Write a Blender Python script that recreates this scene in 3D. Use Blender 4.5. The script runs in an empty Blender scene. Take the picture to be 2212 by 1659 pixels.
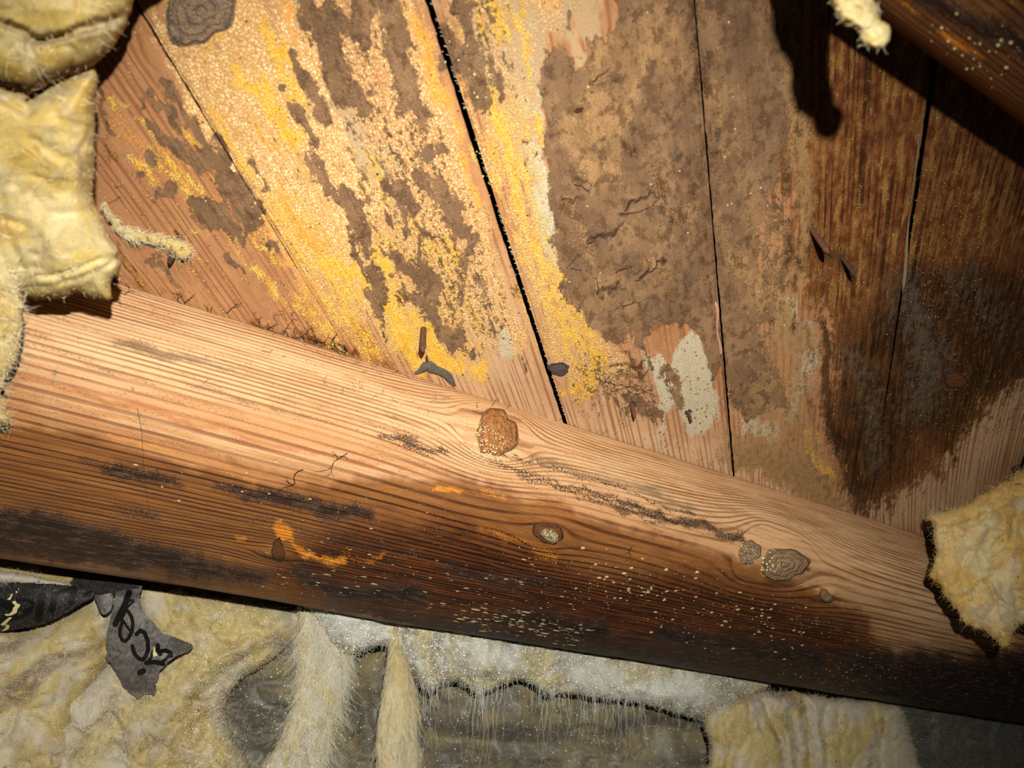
import bpy, bmesh, math, random
import numpy as np
from mathutils import Vector
from mathutils.bvhtree import BVHTree
R_ = np.random.RandomState(7); random.seed(7)
SC = bpy.context.scene; COL = SC.collection
# ------------------------------------------------------------------ camera, lamp, exposure
F = 1600.0; CX, CY = 1106.0, 829.5            # focal length and centre in pixels of the 2212 x 1659 frame
cam = bpy.data.cameras.new('camera'); camo = bpy.data.objects.new('camera', cam); COL.objects.link(camo)
cam.sensor_width = 36; cam.lens = F/2212*36; camo.rotation_euler = (math.pi/2, 0, 0)
cam.clip_start = .01; SC.camera = camo
cam.dof.use_dof = True; cam.dof.focus_distance = .46; cam.dof.aperture_fstop = 13.0
LAMP = Vector((.020, -.04, .055))
lt = bpy.data.lights.new('torch', 'SPOT'); lo = bpy.data.objects.new('torch', lt); COL.objects.link(lo)
lo.location = LAMP
lt.energy = 18.6; lt.color = (1.0, .965, .87); lt.shadow_soft_size = .0035
lt.spot_size = math.radians(102); lt.spot_blend = 1.0
lo.rotation_euler = (Vector((-.03, .45, -.135)) - LAMP).to_track_quat('-Z', 'Y').to_euler()
W = bpy.data.worlds.new('world'); SC.world = W; W.use_nodes = True
W.node_tree.nodes['Background'].inputs[0].default_value = (.9, .8, .65, 1)
W.node_tree.nodes['Background'].inputs[1].default_value = .018
vs = SC.view_settings; vs.view_transform = 'Standard'; vs.look = 'None'; vs.gamma = 1; vs.use_curve_mapping = False
vs.exposure = 0.0
SC.cycles.max_bounces = 2; SC.cycles.diffuse_bounces = 1; SC.cycles.glossy_bounces = 1; SC.cycles.transmission_bounces = 1
SC.cycles.use_adaptive_sampling = True; SC.cycles.adaptive_threshold = .025
SC.cycles.caustics_reflective = False; SC.cycles.caustics_refractive = False

# ------------------------------------------------------------------ geometry of the place
D = .295                                       # camera to roof deck, metres
V1 = np.array([584., 1600., -1510.]); V2 = np.array([3350., 1600., -1100.])
U = V1/np.linalg.norm(V1); B = V2/np.linalg.norm(V2)   # run of the boards, run of the rafters
N = np.cross(U, B); N /= np.linalg.norm(N)
if N[1] > 0: N = -N                                     # out of the deck, towards the camera
WD = np.cross(N, U); WD = WD if WD[0] > 0 else -WD      # across the boards, to the right
Q = np.cross(N, B); Q = Q if Q[2] < 0 else -Q           # across the rafters, downhill
def rays(px, py):
    px = np.asarray(px, float); py = np.asarray(py, float)
    return np.stack([px-CX, np.full_like(px, F), CY-py], -1)
def deck(px, py, h=0.0):
    r = rays(px, py); k = -(D-h)/(r@N)
    return r*k[..., None]
def proj(P):
    return CX+F*P[..., 0]/P[..., 1], CY-F*P[..., 2]/P[..., 1]
O0 = deck(1106., 875.)
def hexlin(s):
    c = [int(s[i:i+2], 16)/255 for i in (0, 2, 4)]
    return tuple(x/12.92 if x <= .04045 else ((x+.055)/1.055)**2.4 for x in c)

# ------------------------------------------------------------------ numpy noise and painting
def _h(ix, iy, s):
    n = (ix.astype(np.int64)*374761393 + iy.astype(np.int64)*668265263 + s*1442695041) & 0xffffffff
    n = ((n ^ (n >> 13))*1274126177) & 0xffffffff
    n = ((n ^ (n >> 16))*2246822519) & 0xffffffff
    return (n & 0xffffff)/float(0xffffff)
def vn(x, y, s=0):
    ix = np.floor(x); iy = np.floor(y); fx = x-ix; fy = y-iy
    fx = fx*fx*fx*(fx*(fx*6-15)+10); fy = fy*fy*fy*(fy*(fy*6-15)+10)
    a = _h(ix, iy, s); b = _h(ix+1, iy, s); c = _h(ix, iy+1, s); d = _h(ix+1, iy+1, s)
    return (a+(b-a)*fx)*(1-fy)+(c+(d-c)*fx)*fy
def fbm(x, y, s=0, o=4, g=.5):
    t = 0; a = 1; m = 0
    for i in range(o):
        t = t+a*vn(x*2**i+i*17.3, y*2**i-i*9.1, s+i); m += a; a *= g
    return t/m
def segd(px, py, ax, ay, bx, by):
    dx, dy = bx-ax, by-ay; L = dx*dx+dy*dy+1e-9
    t = np.clip(((px-ax)*dx+(py-ay)*dy)/L, 0, 1)
    return np.hypot(px-ax-t*dx, py-ay-t*dy), t
def stroke(px, py, pts, w, soft=None, v=1.0):
    """capsule along a polyline; w: half width (one number or one per point)"""
    ws = w if hasattr(w, '__len__') else [w]*len(pts)
    out = np.full(px.shape, -1e9)
    if len(pts) == 1: pts = pts*2; ws = list(ws)*2
    for i in range(len(pts)-1):
        d, t = segd(px, py, *pts[i], *pts[i+1])
        out = np.maximum(out, ws[i]+(ws[i+1]-ws[i])*t-d)
    s = soft or max(5, .45*max(ws))
    return np.clip(.5+out/(2*s), 0, 1)*v
def sdf(px, py, poly):
    """signed distance to a polygon, positive inside"""
    d = np.full(px.shape, 1e9); ins = np.zeros(px.shape, bool); n = len(poly)
    for i in range(n):
        ax, ay = poly[i]; bx, by = poly[(i+1) % n]
        dd, _ = segd(px, py, ax, ay, bx, by); d = np.minimum(d, dd)
        c = (ay > py) != (by > py)
        with np.errstate(divide='ignore', invalid='ignore'):
            ins ^= c & (px < (bx-ax)*(py-ay)/(by-ay if by != ay else 1e-9)+ax)
    return np.where(ins, d, -d)
def polyf(px, py, poly, soft=18, v=1.0):
    return np.clip(.5+sdf(px, py, poly)/(2*soft), 0, 1)*v
def warp(px, py, a=1.0):
    wx = 22*(fbm(px/70, py/90, 201, 3)-.5)+16*(fbm(px/18, py/26, 205, 3)-.5); wy = 34*(fbm(px/60, py/110, 211, 3)-.5)+22*(fbm(px/16, py/30, 215, 3)-.5)
    return px+a*wx, py+a*wy
def paint(px, py, items):
    """items: ('s', pts, w[, soft[, v]]) strokes, ('p', poly[, soft[, v]]) areas, joined by max; ('-', ...) cuts"""
    out = np.zeros(px.shape)
    for it in items:
        if it[0] == 's': out = np.maximum(out, stroke(px, py, *it[1:]))
        elif it[0] == 'p': out = np.maximum(out, polyf(px, py, *it[1:]))
        elif it[0] == '-p': out = out*(1-polyf(px, py, *it[1:]))
        elif it[0] == '-s': out = out*(1-stroke(px, py, *it[1:]))
    return out

# ------------------------------------------------------------------ object helpers
def tag(o, label=None, cat=None, group=None, kind=None):
    if label: o['label'] = label
    if cat: o['category'] = cat
    if group: o['group'] = group
    if kind: o['kind'] = kind
    return o
def empty(name, loc=(0, 0, 0)):
    o = bpy.data.objects.new(name, None); COL.objects.link(o); o.location = loc; o.empty_display_size = .02; return o
def mesh_np(name, V, Fq, mat, parent=None, smooth=True, cols=None, floats=None, uv=None, tris=None):
    me = bpy.data.meshes.new(name)
    V = np.asarray(V, np.float32); nq = 0 if Fq is None else len(Fq); nt = 0 if tris is None else len(tris)
    me.vertices.add(len(V)); me.vertices.foreach_set('co', V.ravel())
    loops = []; starts = []
    if nq: loops.append(np.asarray(Fq, np.int32).ravel()); starts.append(np.arange(nq)*4)
    if nt: loops.append(np.asarray(tris, np.int32).ravel()); starts.append(nq*4+np.arange(nt)*3)
    L = np.concatenate(loops); S = np.concatenate(starts)
    me.loops.add(len(L)); me.loops.foreach_set('vertex_index', L)
    me.polygons.add(len(S)); me.polygons.foreach_set('loop_start', S.astype(np.int32))
    me.polygons.foreach_set('use_smooth', np.full(len(S), smooth))
    me.update(calc_edges=True)
    if cols:
        for k, a in cols.items():
            at = me.color_attributes.new(k, 'FLOAT_COLOR', 'POINT'); at.data.foreach_set('color', np.asarray(a, np.float32).ravel())
    if floats:
        for k, a in floats.items():
            at = me.attributes.new(k, 'FLOAT', 'POINT'); at.data.foreach_set('value', np.asarray(a, np.float32).ravel())
    if uv is not None:
        at = me.attributes.new('pos2', 'FLOAT_VECTOR', 'POINT')
        u3 = np.zeros((len(V), 3), np.float32); u3[:, :uv.shape[1]] = uv; at.data.foreach_set('vector', u3.ravel())
    if mat: me.materials.append(mat)
    o = bpy.data.objects.new(name, me); COL.objects.link(o)
    if parent: o.parent = parent; o.matrix_parent_inverse = parent.matrix_basis.inverted()
    return o
def gridq(nu, nv, off=0):
    i = np.arange(nu-1)[:, None]*nv+np.arange(nv-1)[None, :]; i = i.ravel()+off
    return np.stack([i, i+1, i+nv+1, i+nv], 1)
def lathe_like(name, pts, rad, mat, parent=None, sides=8, smooth=True, squash=None):
    """tube along world points with given radii, capped"""
    pts = np.asarray(pts, float); n = len(pts); V = []; up = np.array([.3, .5, .8])
    for i in range(n):
        t = pts[min(i+1, n-1)]-pts[max(i-1, 0)]; t = t/(np.linalg.norm(t)+1e-12)
        a = np.cross(t, up); a /= np.linalg.norm(a); b = np.cross(t, a)
        for k in range(sides):
            th = 2*math.pi*k/sides
            V.append(pts[i]+rad[i]*(math.cos(th)*a+math.sin(th)*b*(squash or 1)))
    q = []
    for i in range(n-1):
        for k in range(sides):
            q.append((i*sides+k, i*sides+(k+1) % sides, (i+1)*sides+(k+1) % sides, (i+1)*sides+k))
    V += [pts[0], pts[-1]]; t = []
    for k in range(sides):
        t.append((n*sides, (k+1) % sides, k)); t.append((n*sides+1, (n-1)*sides+k, (n-1)*sides+(k+1) % sides))
    if name is None: return np.array(V), np.array(q), np.array(t)
    return mesh_np(name, V, q, mat, parent, smooth, tris=t)
def join_np(parts):
    Vs, qs, ts, o = [], [], [], 0
    for V, q, t in parts:
        Vs.append(V); o2 = len(V)
        if len(q): qs.append(q+o)
        if len(t): ts.append(t+o)
        o += o2
    return np.concatenate(Vs), (np.concatenate(qs) if qs else None), (np.concatenate(ts) if ts else None)
def hairs(name, P, radius, mat, parent):
    """P: (n, k, 3) points of n fibres; a curves object, kind stuff"""
    n, k, _ = P.shape
    c = bpy.data.hair_curves.new(name); c.add_curves([k]*n)
    c.attributes['position'].data.foreach_set('vector', P.astype(np.float32).ravel())
    ra = c.attributes.get('radius') or c.attributes.new('radius', 'FLOAT', 'POINT')
    rr = np.repeat(np.asarray(radius)[:, None], k, 1)*np.linspace(1, .35, k)[None]
    ra.data.foreach_set('value', rr.astype(np.float32).ravel())
    c.materials.append(mat)
    o = bpy.data.objects.new(name, c); COL.objects.link(o); o['kind'] = 'stuff'
    o.parent = parent; o.matrix_parent_inverse = parent.matrix_basis.inverted()
    return o

# ------------------------------------------------------------------ node helper
class NB:
    def __init__(s, name):
        s.m = bpy.data.materials.new(name); s.m.use_nodes = True; s.t = s.m.node_tree; s.n = s.t.nodes; s.n.clear()
        s.out = s.n.new('ShaderNodeOutputMaterial'); s.b = s.n.new('ShaderNodeBsdfPrincipled')
        s.t.links.new(s.b.outputs[0], s.out.inputs[0])
    def put(s, sock, v):
        if v is None: return
        if isinstance(v, bpy.types.NodeSocket): s.t.links.new(v, sock)
        elif isinstance(v, str): sock.default_value = (*hexlin(v), 1)
        elif isinstance(v, tuple) and len(v) == 3 and sock.type == 'RGBA': sock.default_value = (*v, 1)
        else: sock.default_value = v
    def math(s, op, a, b=None, c=None, clamp=False):
        n = s.n.new('ShaderNodeMath'); n.operation = op; n.use_clamp = clamp
        s.put(n.inputs[0], a); s.put(n.inputs[1], b); s.put(n.inputs[2], c); return n.outputs[0]
    def add(s, a, b): return s.math('ADD', a, b)
    def mul(s, a, b): return s.math('MULTIPLY', a, b)
    def attr(s, name):
        n = s.n.new('ShaderNodeAttribute'); n.attribute_name = name; return n
    def rgba(s, name):
        a = s.attr(name); x = s.n.new('ShaderNodeSeparateColor'); s.t.links.new(a.outputs['Color'], x.inputs[0])
        return x.outputs[0], x.outputs[1], x.outputs[2], a.outputs['Alpha']
    def scale(s, v, k):
        n = s.n.new('ShaderNodeVectorMath'); n.operation = 'MULTIPLY'; s.put(n.inputs[0], v); n.inputs[1].default_value = k; return n.outputs[0]
    def vadd(s, a, b):
        n = s.n.new('ShaderNodeVectorMath'); n.operation = 'ADD'; s.put(n.inputs[0], a); s.put(n.inputs[1], b); return n.outputs[0]
    def noise(s, v, sc=1.0, det=3, rough=.55, dist=0, dim='3D', color=False):
        n = s.n.new('ShaderNodeTexNoise'); n.noise_dimensions = dim
        if dim == '1D': s.put(n.inputs['W'], v)
        else: s.put(n.inputs['Vector'], v)
        n.inputs['Scale'].default_value = sc; n.inputs['Detail'].default_value = det
        n.inputs['Roughness'].default_value = rough; n.inputs['Distortion'].default_value = dist
        return n.outputs['Color' if color else 0]
    def voro(s, v, sc, feat='DISTANCE_TO_EDGE', out=0, rnd=1):
        n = s.n.new('ShaderNodeTexVoronoi'); n.feature = feat; s.put(n.inputs['Vector'], v); n.inputs['Scale'].default_value = sc
        n.inputs['Randomness'].default_value = rnd; return n.outputs[out]
    def ss(s, x, a, b, lo=0.0, hi=1.0):
        n = s.n.new('ShaderNodeMapRange'); n.interpolation_type = 'SMOOTHSTEP'; s.put(n.inputs[0], x)
        s.put(n.inputs[1], a); s.put(n.inputs[2], b); s.put(n.inputs[3], lo); s.put(n.inputs[4], hi); return n.outputs[0]
    def mix(s, f, a, b, mode='MIX'):
        n = s.n.new('ShaderNodeMix'); n.data_type = 'RGBA'; n.blend_type = mode
        s.put(n.inputs[0], f); s.put(n.inputs[6], a); s.put(n.inputs[7], b); return n.outputs[2]
    def layer(s, attr, noise, amp, soft=.06, thr=.5):
        x = s.add(attr, s.mul(s.math('SUBTRACT', noise, .5), amp*2.1)); return s.ss(x, thr-soft, thr+soft)
    def bump(s, h, dist, strength=1.0, prev=None):
        n = s.n.new('ShaderNodeBump'); n.inputs['Strength'].default_value = strength; n.inputs['Distance'].default_value = dist
        s.put(n.inputs['Height'], h)
        if prev is not None: s.t.links.new(prev, n.inputs['Normal'])
        return n.outputs[0]
    def done(s, color, rough=.8, spec=.3, normal=None, sheen=0):
        s.put(s.b.inputs['Base Color'], color); s.put(s.b.inputs['Roughness'], rough); s.put(s.b.inputs['Specular IOR Level'], spec)
        if normal is not None: s.t.links.new(normal, s.b.inputs['Normal'])
        return s.m
# ------------------------------------------------------------------ what grows and stains on the boards (areas of growth, given where they show)
def S(pts, w, soft=None, v=1.0): return ('s', pts, w, soft, v)
CREAM = [('p', [(300,-60),(900,-60),(1150,720),(1150,780),(900,780),(700,700),(560,500)], 30, .60), ('p', [(930,-60),(1330,-60),(1180,120),(1170,400),(1230,650),(1380,780),(1330,860),(1190,830)], 30, .60),
  ('p', [(330,30),(400,120),(560,110),(620,-20),(720,-20),(745,140),(800,330),(840,420),(800,520),(830,640),(800,700),(700,600),(560,450),(440,280),(330,90)], 25, .95),
  S([(520,60),(640,300),(700,450)], 70, 30), S([(650,0),(720,180),(760,300)], 26, 18), S([(560,420),(720,560)], 40, 30),
  S([(870,0),(900,120),(925,210)], 12, 12, .75), S([(925,170),(960,300)], 12, 10, .7), S([(1000,210),(1050,330),(1080,420)], 14, 14, .7),
  S([(840,90),(930,330),(1000,560)], 16, 14, .55), S([(770,150),(830,330),(850,420)], 24, 18, .62), S([(760,420),(850,600),(900,720)], 26, 18, .62),
  S([(860,520),(960,700),(1000,800)], 22, 18, .58), S([(1090,120),(1120,210)], 26, 14, .6), S([(1120,200),(1160,330)], 22, 14, .62),
  S([(1180,480),(1240,700),(1300,800)], 30, 22, .6), S([(1290,740),(1330,820)], 30, 20, .5), S([(1620,1000),(1740,1030)], 40, 26, .6), S([(230,200),(300,300)], 12, 10, .3)]
YELLOW = [('p', [(640,450),(900,480),(1050,720),(1040,800),(850,760),(700,640)], 40, .36), ('p', [(1000,150),(1140,200),(1180,450),(1290,780),(1220,850),(1150,620)], 30, .40), S([(572,45),(585,80),(592,130),(604,150)], 8, 7), S([(585,105),(612,125),(632,140)], 9, 7), S([(608,85),(616,130),(600,165)], 6, 6, .9), S([(505,155),(525,190),(548,215)], 11, 8), S([(562,170),(580,215),(632,315)], [6,14,8], 8), S([(625,175),(655,225)], 12, 9, .95),
  S([(572,220),(610,260),(640,305)], 17, 10), S([(640,160),(655,200)], 6, 6), S([(455,195),(500,290)], 6, 8, .75), S([(480,270),(560,400)], 10, 10, .62), S([(520,330),(545,385)], 7, 7, .9),
  S([(575,430),(650,520),(720,590),(760,640)], [12,24,26,20], 20, .66), S([(700,560),(790,600)], 18, 12, .95), S([(770,580),(800,620),(785,640)], 14, 10), S([(812,535),(832,590)], 8, 7), S([(830,560),(850,620)], 8, 8, .8),
  S([(825,650),(870,640)], 11, 9), S([(840,640),(870,720),(900,790)], [16,20,20], 14), S([(885,680),(930,740),(960,790)], [12,18,16], 12), S([(930,770),(990,790),(1040,800)], 16, 12, .85), S([(960,740),(1020,770)], 12, 10, .7),
  S([(650,640),(730,760)], 20, 18, .55), S([(720,640),(800,760)], 22, 20, .6), S([(870,440),(905,500)], 8, 8, .85), S([(900,450),(980,600)], 11, 12, .62), S([(965,500),(985,570)], 9, 8, .8), S([(980,590),(1040,700)], 14, 12, .6),
  S([(790,310),(830,440)], 8, 8, .7), S([(640,420),(665,500)], 6, 7, .7), S([(930,110),(945,190)], 7, 7, .7), S([(960,40),(970,130)], 5, 6, .7), S([(985,0),(990,70)], 7, 7, .9), S([(1030,0),(1045,80)], 6, 6, .85), S([(1065,0),(1075,80)], 10, 7, .85), S([(1085,40),(1100,80)], 7, 6, .8),
  S([(1100,20),(1120,70)], 6, 6, .9), S([(1128,0),(1136,90),(1145,190)], 5, 5, .85), S([(990,120),(1000,170)], 8, 7, .7), S([(1055,190),(1080,290),(1110,400)], 11, 10, .8), S([(1070,220),(1095,330)], 9, 8, .95), S([(1145,250),(1165,330)], 6, 6, .8), S([(1030,300),(1075,420),(1110,520)], 9, 9, .5),
  S([(1105,400),(1150,500),(1180,600)], [14,18,16], 14, .6), S([(1120,350),(1140,460)], 8, 8, .7), S([(1150,480),(1200,620),(1225,720)], [10,18,18], 14, .64), S([(1185,520),(1230,640),(1270,740)], [8,14,14], 12, .66), S([(1170,600),(1190,700)], 12, 12, .62), S([(1230,720),(1285,780),(1260,840)], 16, 13, .9), S([(1120,620),(1160,760)], 8, 9, .55), S([(1210,850),(1240,830),(1290,800)], 9, 8, .8),
  S([(1290,740),(1300,790)], 5, 5, .9), S([(1735,930),(1742,965),(1735,985),(1760,1010),(1785,1045),(1790,1080)], [6,10,12,11,9,5], 8), S([(1765,935),(1768,975)], 4, 5, .8), S([(1590,860),(1730,1000)], 14, 20, .25),
  S([(240,205),(270,230)], 8, 8, .62), S([(290,255),(345,330)], 6, 8, .6), S([(275,340),(310,370),(330,400)], [8,14,10], 10, .74), S([(330,330),(400,400),(460,470)], [6,16,14], 12, .76), S([(380,280),(430,300),(450,330)], 6, 6, .7), S([(350,215),(370,260),(400,290)], 4, 6, .7), S([(380,360),(440,410)], 8, 8, .7),
  S([(390,470),(440,500)], 5, 6, .6), S([(480,500),(540,560),(620,650)], [4,7,8], 8, .66), S([(545,490),(600,560)], 10, 10, .6), S([(470,250),(590,490)], 4, 6, .66), S([(560,560),(600,640)], 5, 8, .55), S([(370,530),(440,560)], 4, 5, .5), S([(240,90),(262,100)], 4, 4, .6), S([(400,30),(470,110)], 22, 20, .40)]
ORANGE = [S([(400,270),(440,330),(470,400)], 5, 6, .85), S([(330,300),(460,470)], 26, 22, .5), S([(590,400),(640,470),(700,560)], [10,22,26], 20, .75), S([(620,470),(760,640)], 40, 30, .62), S([(480,330),(560,450),(620,560)], 8, 10, .6), S([(660,600),(720,720)], 20, 20, .6),
  S([(895,20),(925,120),(960,240)], 12, 12, .8), S([(960,180),(1000,330),(1040,440)], 9, 9, .7), S([(620,0),(640,90)], 5, 5, .9), S([(605,150),(620,110)], 12, 10, .5), S([(850,640),(880,700)], 10, 10, .6), S([(1140,90),(1142,130)], 4, 4, .9), S([(560,290),(600,330)], 12, 10, .5),
  S([(1060,300),(1085,380),(1130,480)], 9, 10, .6), S([(1100,420),(1150,600)], 6, 8, .5), S([(240,250),(420,440)], 20, 20, .36)]
BROWN = [('p', [(640,-20),(860,-20),(1120,700),(1040,760),(900,700),(760,420)], 40, .36), ('p', [(950,-20),(1060,-20),(1120,200),(1040,240)], 30, .38), ('p', [(1690,-60),(1760,0),(1745,150),(1730,330),(1700,420),(1720,560),(1700,700),(1640,760),(1600,300)], 30, .5), ('p', [(1240,760),(1400,760),(1420,900),(1300,900),(1230,850)], 30, .36), S([(355,190),(400,230),(440,280)], [6,15,12], 8), S([(325,205),(375,260),(395,285)], [5,10,10], 8), S([(318,270),(370,310),(440,350)], [6,14,16], 9), S([(430,310),(475,360),(510,420)], [12,24,30], 10), S([(470,300),(500,350)], 8, 8), S([(425,430),(470,480),(525,510)], [14,24,14], 10), S([(500,420),(545,470)], 28, 10), S([(300,382)], 12, 8), S([(330,350)], 12, 8),
  S([(340,425),(368,418)], [8,13], 7), S([(327,440)], 4, 4), S([(312,232)], 7, 6), S([(490,545),(525,570)], 9, 8, .85), S([(590,530)], 12, 8), S([(410,450),(430,480)], 4, 5), S([(210,150),(215,220),(240,280)], [4,8,5], 10, .7), S([(330,560),(380,620)], [12,6], 8, .75), S([(530,405),(560,440)], 8, 7),
  S([(540,345),(575,410)], 5, 6, .9), S([(635,115),(680,190),(700,260)], [10,16,12], 9), S([(635,230),(660,260),(690,320)], [5,14,8], 8), S([(605,190)], 7, 6), S([(700,220),(705,260)], 10, 8), S([(680,340),(700,375),(715,400)], [14,18,12], 9), S([(660,0),(700,60),(740,190),(770,230)], [20,26,18,12], 12), S([(720,110),(790,230)], [10,20], 10), S([(690,30),(760,70),(800,0)], [20,24,30], 12),
  S([(830,0),(860,80),(880,150)], [28,24,14], 10), S([(780,60),(800,90)], 10, 8), S([(850,90),(890,200),(905,265)], [22,20,14], 11), S([(770,170),(790,215)], 12, 9, .8), S([(860,150),(880,230)], 12, 9, .8), S([(740,410),(780,440)], 22, 11), S([(765,430),(790,480),(800,530)], [18,16,10], 9), S([(760,480),(775,530),(800,600)], [6,12,5], 7), S([(800,560),(830,640)], [10,16], 9), S([(805,640),(830,700)], [16,6], 8),
  S([(825,400),(840,420)], 10, 8), S([(870,400),(900,440)], 20, 10), S([(860,430),(880,490)], [18,8], 9), S([(950,400),(975,450),(1000,500)], [18,20,16], 11), S([(900,360),(940,400)], 16, 12, .8), S([(905,310),(950,340)], 18, 12, .75), S([(990,480),(1020,520),(1010,570)], 14, 11, .9), S([(905,470),(925,490)], 9, 8), S([(830,480)], 9, 6), S([(910,500),(920,560),(950,620)], [6,8,6], 6), S([(855,560),(900,590),(930,630)], [14,26,20], 11), S([(880,640),(920,660)], 14, 10),
  S([(930,690),(975,720),(985,740)], [16,26,22], 13), S([(905,640),(950,700)], 12, 10), S([(990,600),(1000,640)], 12, 10, .8), S([(1020,770)], 10, 8), S([(1040,600),(1060,640)], 12, 11, .7), S([(840,720)], 6, 5, .8), S([(800,530),(860,560)], 5, 7, .7),
  S([(950,40),(975,110),(960,140)], [9,8,10], 7), S([(985,0),(1000,50),(1020,100),(1030,150)], [14,18,12,10], 9), S([(970,110),(1010,140),(1040,215),(1045,230)], [20,30,18,9], 11), S([(1060,130),(1070,170)], 14, 11, .8), S([(1075,180),(1080,200)], 8, 6), S([(1058,25),(1070,55)], 5, 5), S([(1033,22)], 5, 4), S([(1067,0),(1068,10)], 5, 4), S([(1105,30)], 5, 5, .8), S([(1225,20),(1232,50)], 5, 5), S([(1130,310)], 7, 5), S([(1150,350)], 6, 5), S([(1128,355)], 5, 5), S([(1115,620),(1125,640)], 6, 8, .7),
  ('p', [(1330,-30),(1345,30),(1330,60),(1300,68),(1262,70),(1268,100),(1250,150),(1240,120),(1205,100),(1183,110),(1178,170),(1172,260),(1168,330),(1180,400),(1190,470),(1208,540),(1222,600),(1236,650),(1262,700),(1300,730),(1345,740),(1350,700),(1380,745),(1400,720),(1420,690),(1450,700),(1475,690),(1500,720),(1530,760),(1560,800),(1590,880),(1620,900),(1680,870),(1700,860),(1670,780),(1640,720),(1620,600),(1650,450),(1700,330),(1715,200),(1690,60),(1650,0),(1640,-40)], 11),
  S([(1310,680),(1325,730)], 12, 8), S([(1275,660)], 14, 8), S([(1280,600)], 10, 8, .8), S([(1440,800),(1470,870)], [14,10], 9, .9), S([(1360,850),(1420,900)], [20,16], 12, .8), S([(1330,880)], 5, 4, .8), S([(1380,745),(1400,800)], 5, 7, .8), S([(1530,720),(1545,820)], [14,8], 8), S([(1740,160),(1790,330)], 5, 20, .2)]
BEIGE = [('p', [(940,0),(1330,0),(1180,130),(1170,420),(1190,560),(1100,400)], 30, .55), S([(790,300),(850,460)], 30, 24, .5), S([(1010,640),(1080,800),(1150,880)], 30, 30, .5), S([(1200,820),(1350,880)], 20, 30, .5), S([(730,210),(770,290),(810,380)], [14,22,14], 12), S([(700,170),(725,200)], 8, 7, .8), S([(1110,0),(1140,100),(1160,170),(1150,240)], [20,40,40,14], 18), S([(1230,0),(1280,0),(1270,60)], 30, 16), S([(1230,60),(1250,120)], 18, 12, .8), S([(930,0),(960,20)], 14, 10, .5), S([(1080,0),(1130,30)], 20, 16, .6), S([(700,450),(760,520)], 14, 20, .3),
  S([(1130,330),(1170,430),(1190,520)], [14,26,10], 12), S([(1150,240),(1165,330)], 10, 10, .8), S([(1050,690),(1080,740),(1090,790)], [10,14,8], 12, .8), S([(700,650),(740,760)], [10,8], 10, .6), S([(430,30)], 80, 24, .3), S([(640,0),(690,60)], 6, 6, .6), S([(1100,120),(1140,160)], 20, 16, .8)]
GREEN = [S([(820,300),(900,420)], 20, 20, .5), S([(1130,60),(1160,220)], 26, 24, .45), S([(1140,320),(1180,440),(1200,560)], [16,26,14], 14, .85), S([(1340,700),(1400,800),(1340,850)], 20, 24, .5), ('p', [(1380,745),(1400,770),(1440,790),(1470,740),(1490,715),(1510,730),(1530,770),(1545,830),(1555,900),(1530,930),(1500,940),(1470,870),(1440,900),(1430,960),(1420,900),(1410,830),(1390,800),(1370,780)], 12), S([(1130,200),(1160,250)], 20, 16, .55), S([(1620,910),(1660,930)], 22, 12, .9), S([(780,300),(820,390),(850,430)], 12, 13, .7), S([(900,310),(915,400)], 12, 14, .5), S([(1075,700),(1090,760)], 10, 10, .8), S([(1160,340),(1190,440)], 20, 16, .55),
  S([(1690,650),(1720,720),(1740,800),(1700,880)], [20,34,24,20], 24, .75), S([(1310,700),(1345,660)], 14, 18, .4), S([(1450,560),(1470,640)], 10, 26, .35)]
TAN = [('p', [(1600,440),(1720,440),(1730,640),(1760,800),(1780,900),(1800,1100),(1600,1000),(1570,600)], 34, .52), ('p', [(1270,75),(1345,60),(1480,-30),(1470,60),(1480,150),(1460,170),(1420,160),(1390,150),(1380,200),(1370,260),(1350,330),(1340,390),(1300,420),(1250,380),(1200,300),(1250,170)], 22, .85), S([(1400,560),(1440,600)], 14, 16, .7), S([(1230,420),(1290,600),(1330,720)], [14,26,14], 26, .6), S([(1530,160),(1560,330)], 18, 18, .6),
  S([(1560,480),(1590,640)], [14,18], 22, .7), S([(1600,560),(1640,690)], 30, 26, .8), S([(1640,640),(1720,740)], 40, 28, .85), S([(1620,780),(1680,830)], 26, 24, .7), S([(1690,100),(1720,300),(1740,480),(1720,600)], [14,26,22,16], 20, .8), S([(1470,440),(1500,500)], 14, 16, .6), S([(1400,240),(1410,330)], 10, 14, .6), S([(1600,980),(1700,1000),(1780,1090)], 44, 30, .8), S([(1510,0),(1560,120)], 26, 20, .45)]
RUST = [('p', [(1740,-40),(1760,120),(1735,200),(1700,260),(1680,360),(1720,460),(1700,560),(1740,640),(1790,690),(1800,800),(1790,920),(1830,1060),(1900,1100),(1960,1060),(2060,1000),(2130,880),(2300,760),(2300,-60)], 36), S([(1480,350),(1500,400)], 14, 12, .45), S([(1365,220),(1390,340)], [6,16], 12, .4), S([(560,700),(600,715)], 12, 10, .85), S([(640,720),(720,740),(760,770)], [8,16,20], 12, .9), S([(760,700),(800,760),(850,800)], [10,22,14], 16, .62), S([(215,170),(215,250),(240,330)], 10, 12, .6), S([(225,500),(300,600),(340,640)], [8,12,8], 10, .6), S([(870,740),(895,790)], 12, 10, .8), S([(255,60),(330,170)], 10, 14, .35)]
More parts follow.
